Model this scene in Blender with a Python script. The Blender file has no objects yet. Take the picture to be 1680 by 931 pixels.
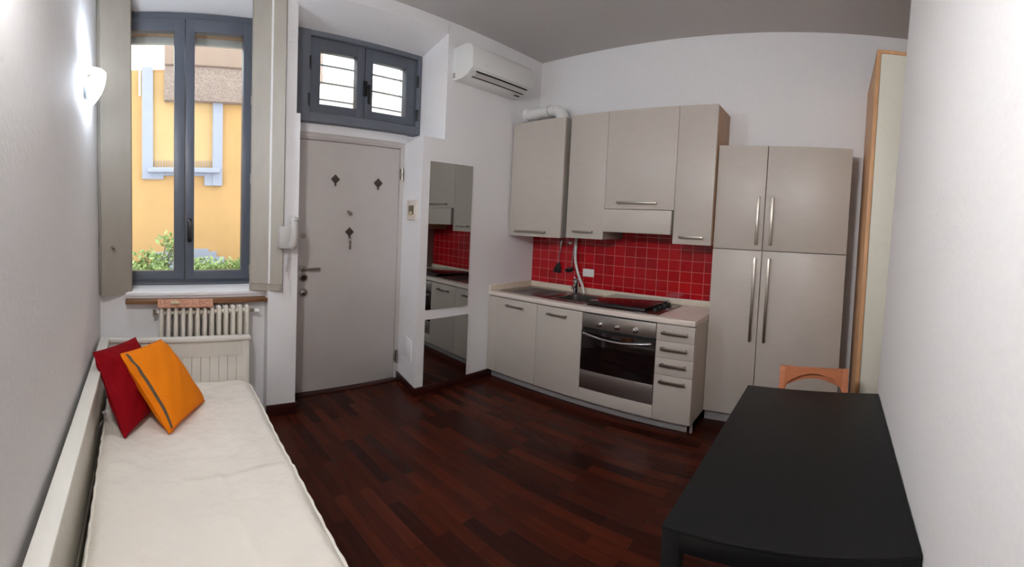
import bpy, bmesh, math, random
from mathutils import Vector, Matrix
random.seed(7)
SC = bpy.context.scene
C = SC.collection
PI = math.pi
# ------------------------------------------------------------------ camera
# a stitched phone panorama: cylindrical projection, slightly pitched and rolled
H, YAW, PITCH, ROLL = 1.5514, 0.8388, 0.0402, 0.0404
F_U, F_V, U0, V0 = 725.114, 625.6525, 840.0, 391.2197
cam = bpy.data.cameras.new('camera')
cam.type = 'PANO'
cam.panorama_type = 'CENTRAL_CYLINDRICAL'
cam.central_cylindrical_radius = 1.0
cam.central_cylindrical_range_u_min = (0 - U0) / F_U
cam.central_cylindrical_range_u_max = (1680 - U0) / F_U
cam.central_cylindrical_range_v_min = (V0 - 931) / F_V
cam.central_cylindrical_range_v_max = (V0 - 0) / F_V
cam.clip_start = 0.02
co = bpy.data.objects.new('camera', cam)
C.objects.link(co)
cy, sy = math.cos(YAW), math.sin(YAW)
cp, sp = math.cos(PITCH), math.sin(PITCH)
cr, sr = math.cos(ROLL), math.sin(ROLL)
A = Matrix(((cy, -sy, 0), (sy, cy, 0), (0, 0, 1)))
B = Matrix(((1, 0, 0), (0, cp, -sp), (0, sp, cp)))
D = Matrix(((cr, 0, sr), (0, 1, 0), (-sr, 0, cr)))
M = D @ B @ A
R3 = Matrix((M[0], M[2], -M[1])).transposed()
co.matrix_world = Matrix.Translation((0, 0, H)) @ R3.to_4x4()
SC.camera = co
# ------------------------------------------------------------------ light and exposure
SC.view_settings.view_transform = 'Standard'
SC.view_settings.look = 'None'
SC.view_settings.gamma = 1.0
SC.view_settings.use_curve_mapping = False
SC.view_settings.exposure = 0.5
w = bpy.data.worlds.new('sky')
SC.world = w
w.use_nodes = True
bg = w.node_tree.nodes['Background']
bg.inputs[0].default_value = (0.86, 0.93, 1.0, 1)
bg.inputs[1].default_value = 3.0
sun = bpy.data.lights.new('sun', 'SUN')
sun.energy = 1.8
sun.angle = 0.01
sun.color = (1.0, 0.95, 0.86)
so = bpy.data.objects.new('sun', sun)
so.rotation_euler = Vector((0.35, 0.62, -0.75)).to_track_quat('-Z', 'Y').to_euler()
so.location = (0, 0, 8)
C.objects.link(so)
for pn, loc, sx, sz in (('window_portal', (0.30, 3.34, 2.05), 1.05, 2.1), ('transom_portal', (1.62, 3.34, 2.72), 1.0, 0.7)):
    pl = bpy.data.lights.new(pn, 'AREA')
    pl.shape = 'RECTANGLE'
    pl.size, pl.size_y = sx, sz
    pl.cycles.is_portal = True
    po = bpy.data.objects.new(pn, pl)
    po.location = loc
    po.rotation_euler = Vector((0, -1, 0)).to_track_quat('-Z', 'Y').to_euler()
    C.objects.link(po)
try:
    SC.cycles.use_denoising = True
    SC.cycles.max_bounces = 12
    SC.cycles.diffuse_bounces = 8
    SC.cycles.transparent_max_bounces = 16
    SC.cycles.sample_clamp_indirect = 8.0
except Exception:
    pass

# ------------------------------------------------------------------ materials
def lin(c):
    return tuple((x / 12.92 if x <= 0.04045 else ((x + 0.055) / 1.055) ** 2.4) for x in [v / 255 for v in c])
def base_mat(name, col, rough=0.5, metal=0.0, srgb=True, spec=0.5, coat=0.0):
    m = bpy.data.materials.new(name)
    m.use_nodes = True
    b = m.node_tree.nodes['Principled BSDF']
    c = lin(col) if srgb else col
    b.inputs['Base Color'].default_value = (*c, 1)
    b.inputs['Roughness'].default_value = rough
    b.inputs['Metallic'].default_value = metal
    b.inputs['Specular IOR Level'].default_value = spec
    b.inputs['Coat Weight'].default_value = coat
    return m
def nd(m, t, **kw):
    n = m.node_tree.nodes.new(t)
    for k, v in kw.items():
        setattr(n, k, v)
    return n
def lk(m, a, b):
    m.node_tree.links.new(a, b)
def noisy(name, col, rough=0.5, metal=0.0, scale=40.0, var=0.06, bump=0.1, dist=0.002, stretch=(1, 1, 1), detail=4.0, spec=0.5, coat=0.0, col2=None):
    """Principled surface whose colour varies a little by noise, with a fine bump."""
    m = base_mat(name, col, rough, metal, spec=spec, coat=coat)
    b = m.node_tree.nodes['Principled BSDF']
    tc = nd(m, 'ShaderNodeTexCoord')
    mp = nd(m, 'ShaderNodeMapping')
    mp.inputs['Scale'].default_value = stretch
    lk(m, tc.outputs['Object'], mp.inputs['Vector'])
    no = nd(m, 'ShaderNodeTexNoise')
    no.inputs['Scale'].default_value = scale
    no.inputs['Detail'].default_value = detail
    lk(m, mp.outputs[0], no.inputs['Vector'])
    c = lin(col)
    ra = nd(m, 'ShaderNodeValToRGB')
    ra.color_ramp.elements[0].position = 0.3
    ra.color_ramp.elements[1].position = 0.7
    c0 = tuple(x * (1 - var) for x in c)
    c1 = lin(col2) if col2 else tuple(min(1, x * (1 + var)) for x in c)
    ra.color_ramp.elements[0].color = (*c0, 1)
    ra.color_ramp.elements[1].color = (*c1, 1)
    lk(m, no.outputs[0], ra.inputs[0])
    lk(m, ra.outputs[0], b.inputs['Base Color'])
    if bump:
        bu = nd(m, 'ShaderNodeBump')
        bu.inputs['Strength'].default_value = bump
        bu.inputs['Distance'].default_value = dist
        lk(m, no.outputs[0], bu.inputs['Height'])
        lk(m, bu.outputs[0], b.inputs['Normal'])
    return m
def emit_mat(name, col, strength):
    m = base_mat(name, col, 0.3)
    b = m.node_tree.nodes['Principled BSDF']
    b.inputs['Emission Color'].default_value = (*lin(col), 1)
    b.inputs['Emission Strength'].default_value = strength
    return m
def glass_mat(name):
    m = bpy.data.materials.new(name)
    m.use_nodes = True
    nt = m.node_tree
    nt.nodes.clear()
    out = nd(m, 'ShaderNodeOutputMaterial')
    mx = nd(m, 'ShaderNodeMixShader')
    tr = nd(m, 'ShaderNodeBsdfTransparent')
    tr.inputs[0].default_value = (0.96, 0.98, 0.97, 1)
    gl = nd(m, 'ShaderNodeBsdfGlossy')
    gl.inputs['Roughness'].default_value = 0.02
    fr = nd(m, 'ShaderNodeFresnel')
    fr.inputs[0].default_value = 1.3
    lk(m, fr.outputs[0], mx.inputs[0])
    lk(m, tr.outputs[0], mx.inputs[1])
    lk(m, gl.outputs[0], mx.inputs[2])
    lk(m, mx.outputs[0], out.inputs[0])
    return m
def brick_mat(name, axes, bw, rh, mortar, c1, c2, cm, rough, offset, bump, spec=0.5, grain=None, coat=0.0):
    """Tiles or strips. axes: which object axes run along (u) and across (v)."""
    m = base_mat(name, c1, rough, spec=spec, coat=coat)
    b = m.node_tree.nodes['Principled BSDF']
    tc = nd(m, 'ShaderNodeTexCoord')
    se = nd(m, 'ShaderNodeSeparateXYZ')
    cb = nd(m, 'ShaderNodeCombineXYZ')
    lk(m, tc.outputs['Object'], se.inputs[0])
    lk(m, se.outputs[axes[0]], cb.inputs[0])
    lk(m, se.outputs[axes[1]], cb.inputs[1])
    br = nd(m, 'ShaderNodeTexBrick', offset=offset, offset_frequency=2)
    br.inputs['Scale'].default_value = 1.0
    br.inputs['Brick Width'].default_value = bw
    br.inputs['Row Height'].default_value = rh
    br.inputs['Mortar Size'].default_value = mortar
    br.inputs['Mortar Smooth'].default_value = 0.2
    br.inputs['Bias'].default_value = 0.0
    br.inputs['Color1'].default_value = (*lin(c1), 1)
    br.inputs['Color2'].default_value = (*lin(c2), 1)
    br.inputs['Mortar'].default_value = (*lin(cm), 1)
    lk(m, cb.outputs[0], br.inputs['Vector'])
    last = br.outputs['Color']
    if grain:
        mp = nd(m, 'ShaderNodeMapping')
        mp.inputs['Scale'].default_value = grain
        lk(m, cb.outputs[0], mp.inputs['Vector'])
        no = nd(m, 'ShaderNodeTexNoise')
        no.inputs['Scale'].default_value = 1.0
        no.inputs['Detail'].default_value = 5.0
        lk(m, mp.outputs[0], no.inputs['Vector'])
        ra = nd(m, 'ShaderNodeValToRGB')
        ra.color_ramp.elements[0].position = 0.25
        ra.color_ramp.elements[1].position = 0.75
        ra.color_ramp.elements[0].color = (0.72, 0.70, 0.70, 1)
        ra.color_ramp.elements[1].color = (1.25, 1.25, 1.22, 1)
        lk(m, no.outputs[0], ra.inputs[0])
        mu = nd(m, 'ShaderNodeMixRGB', blend_type='MULTIPLY')
        mu.inputs[0].default_value = 1.0
        lk(m, last, mu.inputs[1])
        lk(m, ra.outputs[0], mu.inputs[2])
        last = mu.outputs[0]
    lk(m, last, b.inputs['Base Color'])
    bu = nd(m, 'ShaderNodeBump', invert=True)
    bu.inputs['Strength'].default_value = bump
    bu.inputs['Distance'].default_value = 0.002
    lk(m, br.outputs['Fac'], bu.inputs['Height'])
    lk(m, bu.outputs[0], b.inputs['Normal'])
    return m

MT = {}
MT['wall'] = noisy('wall_paint', (235, 234, 235), 0.75, scale=55, var=0.015, bump=0.25, dist=0.003)
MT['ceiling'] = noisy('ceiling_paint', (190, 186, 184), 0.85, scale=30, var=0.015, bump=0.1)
MT['floor'] = brick_mat('merbau_parquet', (1, 0), 0.46, 0.068, 0.0009, (74, 29, 16), (40, 14, 9), (20, 8, 6), 0.27, 0.37, 0.12, grain=(4, 34, 1), spec=0.14)
MT['skirt'] = noisy('dark_skirting_wood', (50, 18, 14), 0.35, scale=12, var=0.2, bump=0.05, stretch=(1, 1, 6))
MT['greyframe'] = noisy('grey_lacquer', (84, 89, 99), 0.4, scale=60, var=0.02, bump=0.04)
MT['greypaint'] = noisy('grey_brushed_paint', (98, 102, 112), 0.55, scale=30, var=0.04, bump=0.1)
MT['glass'] = glass_mat('window_glass')
MT['blackplastic'] = noisy('black_plastic', (18, 18, 20), 0.35, scale=80, var=0.05, bump=0.02)
MT['shutter'] = noisy('old_ivory_paint', (154, 147, 136), 0.5, scale=14, var=0.05, bump=0.12, stretch=(1, 1, 0.3))
MT['whiteplastic'] = noisy('white_plastic', (226, 226, 224), 0.35, scale=80, var=0.01, bump=0.0)
MT['intercom'] = noisy('aged_plastic', (182, 178, 174), 0.4, scale=80, var=0.02, bump=0.0)
MT['greyplastic'] = noisy('grey_plastic', (196, 194, 192), 0.4, scale=80, var=0.02, bump=0.0)
MT['doorwhite'] = noisy('door_white_lacquer', (194, 188, 184), 0.45, scale=9, var=0.02, bump=0.04)
MT['darkbrown'] = noisy('dark_brown_wood', (70, 58, 50), 0.5, scale=50, var=0.15, bump=0.1)
MT['steel'] = noisy('brushed_steel', (196, 193, 188), 0.36, 1.0, scale=30, var=0.06, bump=0.03, stretch=(1, 1, 30))
MT['sinksteel'] = noisy('sink_steel', (150, 148, 146), 0.24, 1.0, scale=30, var=0.06, bump=0.02)
MT['nickel'] = noisy('satin_nickel', (168, 160, 150), 0.35, 1.0, scale=60, var=0.05, bump=0.02)
MT['chrome'] = noisy('chrome', (215, 215, 218), 0.12, 1.0, scale=60, var=0.02, bump=0.0)
MT['mirror'] = noisy('mirror_silver', (178, 180, 178), 0.015, 1.0, scale=2, var=0.0, bump=0.0)
MT['cabinet'] = noisy('taupe_laminate', (190, 181, 172), 0.4, scale=26, var=0.02, bump=0.12, dist=0.0012, stretch=(1, 0.35, 1))
MT['carcass'] = noisy('grey_carcass', (150, 143, 136), 0.5, scale=30, var=0.03, bump=0.02)
MT['woodside'] = noisy('light_wood_side', (176, 140, 112), 0.5, scale=10, var=0.12, bump=0.05, stretch=(6, 6, 0.6))
MT['oak'] = noisy('oak_veneer', (206, 158, 114), 0.5, scale=10, var=0.12, bump=0.05, stretch=(6, 6, 0.6))
MT['beech'] = noisy('stained_beech', (182, 112, 76), 0.45, scale=12, var=0.12, bump=0.04, stretch=(5, 1, 5))
MT['wardrobe'] = noisy('cream_panel', (224, 220, 206), 0.55, scale=30, var=0.015, bump=0.03)
MT['worktop'] = noisy('pale_worktop', (226, 214, 204), 0.3, scale=220, var=0.05, bump=0.01)
MT['upstand'] = noisy('cream_upstand', (214, 204, 186), 0.45, scale=40, var=0.03, bump=0.02)
MT['tiles'] = brick_mat('red_wall_tiles', (1, 2), 0.0985, 0.0985, 0.0022, (176, 8, 22), (150, 4, 18), (206, 110, 108), 0.16, 0.0, 0.35)
MT['plinth'] = noisy('grey_plinth', (150, 146, 146), 0.45, scale=30, var=0.03, bump=0.02)
MT['ovenglass'] = noisy('dark_oven_glass', (22, 14, 14), 0.06, scale=3, var=0.1, bump=0.0, spec=0.6)
MT['hobglass'] = noisy('black_glass', (14, 12, 13), 0.05, scale=3, var=0.1, bump=0.0, spec=0.7)
MT['hobplate'] = noisy('dark_brown_enamel', (58, 30, 28), 0.15, scale=80, var=0.1, bump=0.0)
MT['black'] = noisy('black_lacquer', (11, 11, 12), 0.5, scale=45, var=0.1, bump=0.03, spec=0.3)
MT['blackmetal'] = noisy('black_metal', (9, 9, 10), 0.45, scale=45, var=0.05, bump=0.02, spec=0.25)
MT['bedpaint'] = noisy('bed_white_lacquer', (222, 219, 210), 0.4, scale=18, var=0.015, bump=0.05, stretch=(3, 1, 1))
MT['red'] = noisy('red_cotton', (136, 4, 18), 0.8, spec=0.12, scale=260, var=0.08, bump=0.25, dist=0.001)
MT['orange'] = noisy('orange_cotton', (236, 130, 18), 0.8, spec=0.12, scale=260, var=0.07, bump=0.25, dist=0.001)
MT['tape'] = noisy('grey_tape', (128, 112, 96), 0.8, scale=200, var=0.1, bump=0.2)
MT['radiator'] = noisy('radiator_enamel', (220, 214, 202), 0.35, scale=30, var=0.03, bump=0.03)
MT['plank'] = noisy('brown_plank_face', (118, 80, 48), 0.6, scale=12, var=0.2, bump=0.1, stretch=(0.6, 5, 5))
MT['terracotta'] = noisy('terracotta', (176, 116, 92), 0.85, scale=60, var=0.18, bump=0.8, dist=0.006, col2=(206, 160, 134))
MT['stone'] = noisy('pale_stone', (200, 184, 152), 0.9, scale=50, var=0.15, bump=0.5, dist=0.004)
MT['shade'] = emit_mat('lit_opal_glass', (230, 241, 255), 58.0)
MT['shade_warm'] = emit_mat('lit_opal_glass_warm', (252, 250, 249), 185.0)
MT['wallplate'] = noisy('lamp_plate', (170, 184, 192), 0.3, scale=30, var=0.02, bump=0.0)
MT['facade'] = noisy('yellow_plaster', (200, 158, 106), 0.9, scale=3, var=0.05, bump=0.1)
MT['facadelight'] = noisy('pale_yellow_plaster', (204, 170, 122), 0.9, scale=3, var=0.05, bump=0.1)
MT['cream'] = noisy('cream_plaster', (240, 236, 228), 0.9, scale=3, var=0.03, bump=0.1)
MT['trim'] = noisy('lavender_grey_stone', (164, 168, 186), 0.85, scale=10, var=0.03, bump=0.1)
MT['roughcast'] = noisy('pink_roughcast', (160, 142, 134), 0.95, scale=38, var=0.22, bump=1.0, dist=0.03)
MT['pinkplaster'] = noisy('pink_plaster', (160, 138, 126), 0.9, scale=6, var=0.03, bump=0.1)
MT['leaf'] = noisy('green_leaf', (132, 160, 92), 0.6, scale=9, var=0.3, bump=0.0, col2=(190, 208, 140))
MT['stem'] = noisy('grey_stem', (120, 112, 92), 0.8, scale=30, var=0.1, bump=0.1)
MT['soil'] = noisy('garden_soil', (104, 92, 74), 0.95, scale=20, var=0.2, bump=0.5)
MT['paving'] = noisy('courtyard_paving', (168, 160, 150), 0.9, scale=6, var=0.08, bump=0.2)
MT['thermo'] = noisy('cream_plastic', (222, 214, 204), 0.4, scale=60, var=0.02, bump=0.0)
MT['olive'] = noisy('olive_display', (92, 84, 58), 0.3, scale=60, var=0.3, bump=0.0)
MT['dark'] = noisy('dark_void', (16, 14, 14), 0.8, scale=40, var=0.1, bump=0.0)
def mattress_mat():
    m = noisy('mattress_ticking', (229, 223, 212), 0.85, scale=5, var=0.02, bump=0.0)
    b = m.node_tree.nodes['Principled BSDF']
    tc = nd(m, 'ShaderNodeTexCoord')
    vo = nd(m, 'ShaderNodeTexVoronoi')
    vo.inputs['Scale'].default_value = 130
    lk(m, tc.outputs['Object'], vo.inputs['Vector'])
    no = nd(m, 'ShaderNodeTexNoise')
    no.inputs['Scale'].default_value = 4.5
    no.inputs['Detail'].default_value = 3.0
    lk(m, tc.outputs['Object'], no.inputs['Vector'])
    b1 = nd(m, 'ShaderNodeBump')
    b1.inputs['Strength'].default_value = 0.8
    b1.inputs['Distance'].default_value = 0.05
    lk(m, no.outputs[0], b1.inputs['Height'])
    b2 = nd(m, 'ShaderNodeBump')
    b2.inputs['Strength'].default_value = 0.25
    b2.inputs['Distance'].default_value = 0.003
    lk(m, vo.outputs['Distance'], b2.inputs['Height'])
    lk(m, b1.outputs[0], b2.inputs['Normal'])
    lk(m, b2.outputs[0], b.inputs['Normal'])
    return m
MT['mattress'] = mattress_mat()

# ------------------------------------------------------------------ mesh helpers (all coordinates are world coordinates)
def box(bm, x0, x1, y0, y1, z0, z1, bev=0.0, seg=2):
    r = bmesh.ops.create_cube(bm, size=1.0)
    vs = r['verts']
    for v in vs:
        v.co = Vector(((x0 + x1) / 2 + v.co.x * (x1 - x0), (y0 + y1) / 2 + v.co.y * (y1 - y0), (z0 + z1) / 2 + v.co.z * (z1 - z0)))
    if bev > 0:
        es = list({e for v in vs for e in v.link_edges})
        bmesh.ops.bevel(bm, geom=es, offset=bev, segments=seg, affect='EDGES', profile=0.5, clamp_overlap=True)
def rot_box(bm, c, size, mat3, bev=0.0, seg=2):
    r = bmesh.ops.create_cube(bm, size=1.0)
    vs = r['verts']
    for v in vs:
        v.co = Vector(c) + mat3 @ Vector((v.co.x * size[0], v.co.y * size[1], v.co.z * size[2]))
    if bev > 0:
        es = list({e for v in vs for e in v.link_edges})
        bmesh.ops.bevel(bm, geom=es, offset=bev, segments=seg, affect='EDGES', profile=0.5, clamp_overlap=True)
def prism(bm, pts, axis, a, b, bev=0.0):
    """Extrude a 2-D polygon along axis (0,1,2) from a to b; pts are the other two coordinates in order."""
    def mk(p, t):
        if axis == 0: return Vector((t, p[0], p[1]))
        if axis == 1: return Vector((p[0], t, p[1]))
        return Vector((p[0], p[1], t))
    va = [bm.verts.new(mk(p, a)) for p in pts]
    vb = [bm.verts.new(mk(p, b)) for p in pts]
    fs = [bm.faces.new(va), bm.faces.new(vb[::-1])]
    n = len(pts)
    for i in range(n):
        fs.append(bm.faces.new((va[i], vb[i], vb[(i + 1) % n], va[(i + 1) % n])))
    bmesh.ops.recalc_face_normals(bm, faces=fs)
    if bev > 0:
        es = list({e for v in va + vb for e in v.link_edges})
        bmesh.ops.bevel(bm, geom=es, offset=bev, segments=2, affect='EDGES', profile=0.5, clamp_overlap=True)
def cyl(bm, p0, p1, r0, r1=None, seg=20, bev=0.0):
    p0, p1 = Vector(p0), Vector(p1)
    d = p1 - p0
    r1 = r0 if r1 is None else r1
    q = d.to_track_quat('Z', 'Y').to_matrix().to_4x4()
    r = bmesh.ops.create_cone(bm, cap_ends=True, segments=seg, radius1=r0, radius2=r1, depth=d.length, matrix=Matrix.Translation((p0 + p1) / 2) @ q)
    if bev > 0:
        vs = r['verts']
        es = [e for e in {e for v in vs for e in v.link_edges} if any(len(f.verts) > 4 for f in e.link_faces)]
        bmesh.ops.bevel(bm, geom=es, offset=bev, segments=2, affect='EDGES', profile=0.5, clamp_overlap=True)
def tube(bm, pts, r, seg=10, rs=None):
    pts = [Vector(p) for p in pts]
    rings = []
    up = Vector((0.13, 0.27, 0.95)).normalized()
    for i, p in enumerate(pts):
        t = (pts[min(i + 1, len(pts) - 1)] - pts[max(i - 1, 0)]).normalized()
        a = t.cross(up)
        if a.length < 1e-4: a = t.cross(Vector((1, 0, 0)))
        a.normalize()
        b = t.cross(a)
        rr = rs[i] if rs else r
        rings.append([bm.verts.new(p + (a * math.cos(2 * PI * k / seg) + b * math.sin(2 * PI * k / seg)) * rr) for k in range(seg)])
    fs = []
    for i in range(len(rings) - 1):
        for k in range(seg):
            fs.append(bm.faces.new((rings[i][k], rings[i][(k + 1) % seg], rings[i + 1][(k + 1) % seg], rings[i + 1][k])))
    fs.append(bm.faces.new(rings[0][::-1]))
    fs.append(bm.faces.new(rings[-1]))
    bmesh.ops.recalc_face_normals(bm, faces=fs)
def spline(pts, n=8):
    pts = [Vector(p) for p in pts]
    out = []
    for i in range(len(pts) - 1):
        p0, p1, p2, p3 = pts[max(i - 1, 0)], pts[i], pts[i + 1], pts[min(i + 2, len(pts) - 1)]
        for k in range(n):
            t = k / n
            out.append(0.5 * ((2 * p1) + (p2 - p0) * t + (2 * p0 - 5 * p1 + 4 * p2 - p3) * t * t + (3 * p1 - p0 - 3 * p2 + p3) * t ** 3))
    out.append(pts[-1])
    return out
def lathe(bm, prof, c, axis=Vector((0, 0, 1)), seg=32):
    """prof: (radius, height) pairs turned about axis through c."""
    c = Vector(c)
    q = Vector(axis).to_track_quat('Z', 'Y').to_matrix()
    rings = []
    for r, h in prof:
        rings.append([bm.verts.new(c + q @ Vector((r * math.cos(2 * PI * k / seg), r * math.sin(2 * PI * k / seg), h))) for k in range(seg)])
    fs = []
    for i in range(len(rings) - 1):
        for k in range(seg):
            fs.append(bm.faces.new((rings[i][k], rings[i][(k + 1) % seg], rings[i + 1][(k + 1) % seg], rings[i + 1][k])))
    fs.append(bm.faces.new(rings[0][::-1]))
    fs.append(bm.faces.new(rings[-1]))
    bmesh.ops.recalc_face_normals(bm, faces=fs)
OFF = {}
def new():
    return bmesh.new()
def thing(name, label, cat, loc, group=None):
    o = bpy.data.objects.new(name, None)
    o.empty_display_size = 0.1
    C.objects.link(o)
    o.location = loc
    o['label'] = label
    o['category'] = cat
    if group: o['group'] = group
    OFF[o] = Vector(loc)
    return o
def obj(name, bm, mat, parent=None, loc=None, smooth=True, label=None):
    off = OFF[parent] if parent is not None else None
    if off is None:
        if loc is None:
            xs = [v.co.x for v in bm.verts]; ys = [v.co.y for v in bm.verts]; zs = [v.co.z for v in bm.verts]
            loc = ((min(xs) + max(xs)) / 2, (min(ys) + max(ys)) / 2, min(zs))
        off = Vector(loc)
    for v in bm.verts:
        v.co -= off
    me = bpy.data.meshes.new(name)
    bm.to_mesh(me)
    bm.free()
    me.materials.append(MT[mat] if isinstance(mat, str) else mat)
    if smooth:
        me.polygons.foreach_set('use_smooth', [True] * len(me.polygons))
        me.set_sharp_from_angle(angle=math.radians(32))
    o = bpy.data.objects.new(name, me)
    C.objects.link(o)
    if parent is not None:
        o.parent = parent
    else:
        o.location = off
    OFF[o] = off
    if label: o['label'] = label
    return o
def tag(o, label, cat, group=None):
    o['label'] = label
    o['category'] = cat
    if group: o['group'] = group
    return o
def struct(name, bm, mat, parent=None, label=None, cat=None, smooth=True, loc=None):
    o = obj(name, bm, mat, parent, smooth=smooth, loc=loc)
    if parent is None:
        o['kind'] = 'structure'
        o['label'] = label
        o['category'] = cat
    return o
def sthing(name, label, cat, loc):
    o = thing(name, label, cat, loc)
    o['kind'] = 'structure'
    return o
def one(fn, *a, **k):
    bm = new(); fn(bm, *a, **k); return bm

# ------------------------------------------------------------------ dimensions read off the room (metres, camera above the origin)
XL, XK = -0.272, 3.27            # left wall, kitchen wall
YM, YP, YW, YD = 2.659, 2.772, 2.85, 3.057   # mirror wall, pillar front, wall below window, door
ZC = 3.296
# ------------------------------------------------------------------ room shell
struct('floor', one(box, -0.5, 3.45, -1.3, 3.32, -0.1, 0.0), 'floor', label='dark red-brown parquet of narrow wooden strips', cat='floor', loc=(0, 0, 0))
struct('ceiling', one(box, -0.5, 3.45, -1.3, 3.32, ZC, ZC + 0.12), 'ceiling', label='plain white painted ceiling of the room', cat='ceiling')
struct('wall_left', one(box, XL - 0.13, XL, -1.3, 3.32, 0, ZC + 0.1), 'wall', label='white wall along the bed at left', cat='wall')
struct('wall_kitchen', one(box, XK, XK + 0.13, -1.3, YM, 0, ZC + 0.1), 'wall', label='white wall behind the kitchen cabinets', cat='wall')
bm = new()
prism(bm, [(-0.40, -1.2), (2.05, -1.2), (2.05, -0.242), (-0.40, -0.242)], 2, 0, 0.76)
va = [bm.verts.new(p) for p in ((-0.40, -1.2, 0.76), (2.05, -1.2, 0.76), (2.05, -0.242, 0.76), (-0.40, -0.242, 0.76))]
vb = [bm.verts.new(p) for p in ((-0.40, -1.2, 3.35), (2.05, -1.2, 3.35), (2.05, -0.287, 3.35), (-0.40, -0.287, 3.35))]
fs = [bm.faces.new(va[::-1]), bm.faces.new(vb)] + [bm.faces.new((va[i], va[(i + 1) % 4], vb[(i + 1) % 4], vb[i])) for i in range(4)]
bmesh.ops.recalc_face_normals(bm, faces=fs)
struct('wall_right', bm, 'wall', label='bright white wall beside the black table at right', cat='wall')
struct('wall_recess', one(box, 2.05, XK, -1.3, -1.12, 0, ZC + 0.1), 'wall', label='white wall at the back of the wardrobe recess', cat='wall')
# wall below and above the window
struct('wall_window', one(box, XL, 0.822, YW, 3.32, 0, 0.962), 'wall', label='white wall below the window behind the radiator', cat='wall')
struct('wall_header', one(prism, [(YW, 3.25), (3.14, 3.168), (3.32, 3.168), (3.32, ZC), (YW, ZC)], 0, XL, 0.822), 'wall', label='white sloping soffit above the tall window', cat='wall')
bm = new()
prism(bm, [(0.822, YP), (1.026, YP), (1.032, 3.32), (0.832, 3.32)], 2, 0, 2.345)
prism(bm, [(0.822, YP), (0.998, YP), (1.060, 3.32), (0.832, 3.32)], 2, 2.345, ZC)
struct('wall_pillar', bm, 'wall', label='white pillar between the window and the door', cat='wall')
bm = new()
prism(bm, [(1.940, YM), (3.40, YM), (3.40, 3.32), (2.055, 3.32), (2.040, 3.06)], 2, 0, 2.272)
prism(bm, [(2.142, YM), (3.40, YM), (3.40, 3.32), (2.140, 3.32), (2.130, 2.985)], 2, 2.272, ZC)
struct('wall_mirror', bm, 'wall', label='white wall with the mirrors and air conditioner', cat='wall')
struct('wall_transom', one(prism, [(YM, 3.19), (2.985, 3.075), (3.32, 3.075), (3.32, ZC), (YM, ZC)], 0, 0.985, 2.146), 'wall', label='white splayed soffit above the small window', cat='wall')
bm = new()
box(bm, 1.03, 2.05, 3.035, 3.32, 2.272, 2.352, 0.006)
box(bm, 2.04, 2.20, 3.07, 3.32, 2.262, 2.36)
struct('wall_lintel', bm, 'wall', label='rough white plaster strip between the door and small window', cat='wall')
# skirting boards
bm = new(); box(bm, 0.818, 1.034, YP - 0.014, YP, 0, 0.088, 0.003); box(bm, 1.026, 1.040, YP, 3.05, 0, 0.088, 0.003)
struct('baseboard_pillar', bm, 'skirt', label='dark wooden skirting around the white pillar', cat='baseboard')
bm = new(); prism(bm, [(1.926, YM - 0.014), (2.754, YM - 0.014), (2.754, YM), (1.940, YM), (2.040, 3.05), (2.026, 3.05)], 2, 0, 0.072, 0.003)
struct('baseboard_mirror', bm, 'skirt', label='dark wooden skirting below the mirrors', cat='baseboard')
bm = new(); box(bm, 2.05, XK, -1.12, -1.106, 0, 0.08, 0.003)
struct('baseboard_recess', bm, 'skirt', label='dark wooden skirting in the recess', cat='baseboard')
bm = new(); box(bm, 1.04, 2.03, 3.0, 3.075, 0.0, 0.010, 0.002)
struct('trim_1', bm, 'skirt', label='dark wooden threshold below the white door', cat='threshold')
# wall tiles behind the worktop
struct('trim_2', one(box, XK - 0.008, XK, 0.846, YM - 0.002, 0.925, 1.50), 'tiles', label='red square wall tiles behind the worktop', cat='tiles', loc=(XK, YM, 0.925 - 0.0985 * 2 + 0.148))

# ------------------------------------------------------------------ main window
win = sthing('window_1', 'tall grey two-leaf window looking onto the yellow house', 'window', (0.29, 3.15, 0.985))
bm = new()
fx0, fx1, fz0, fz1 = -0.262, 0.828, 0.985, 3.170
box(bm, fx0, fx0 + 0.052, 3.11, 3.19, fz0, fz1, 0.003)
box(bm, fx1 - 0.052, fx1, 3.11, 3.19, fz0, fz1, 0.003)
box(bm, fx0 + 0.05, fx1 - 0.05, 3.11, 3.19, fz1 - 0.055, fz1, 0.003)
box(bm, fx0 + 0.05, fx1 - 0.05, 3.11, 3.19, fz0, fz0 + 0.055, 0.003)
box(bm, fx0, fx1, 3.095, 3.12, fz0, fz0 + 0.026, 0.003)
obj('window_frame', bm, 'greyframe', win)
for (a, b, ga, gb) in ((-0.212, 0.300, -0.135, 0.228), (0.304, 0.790, 0.368, 0.712)):
    bm = new()
    z0, z1, gz0, gz1 = 1.038, 3.108, 1.108, 3.014
    box(bm, a, ga, 3.085, 3.145, z0, z1, 0.004)
    box(bm, gb, b, 3.085, 3.145, z0, z1, 0.004)
    box(bm, ga - 0.002, gb + 0.002, 3.086, 3.144, gz1, z1, 0.003)
    box(bm, ga - 0.002, gb + 0.002, 3.086, 3.144, z0, gz0, 0.003)
    s = obj('window_sash', bm, 'greyframe', win)
    obj('window_pane', one(box, ga - 0.004, gb + 0.004, 3.112, 3.118, gz0 - 0.004, gz1 + 0.004), 'glass', s)
    if a > 0:
        bm = new()
        box(bm, 0.318, 0.350, 3.070, 3.086, 1.345, 1.535, 0.006)
        cyl(bm, (0.334, 3.075, 1.50), (0.334, 3.040, 1.50), 0.011)
        box(bm, 0.323, 0.345, 3.028, 3.046, 1.37, 1.515, 0.007)
        obj('window_handle', bm, 'blackplastic', s)
bm = new()
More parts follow.
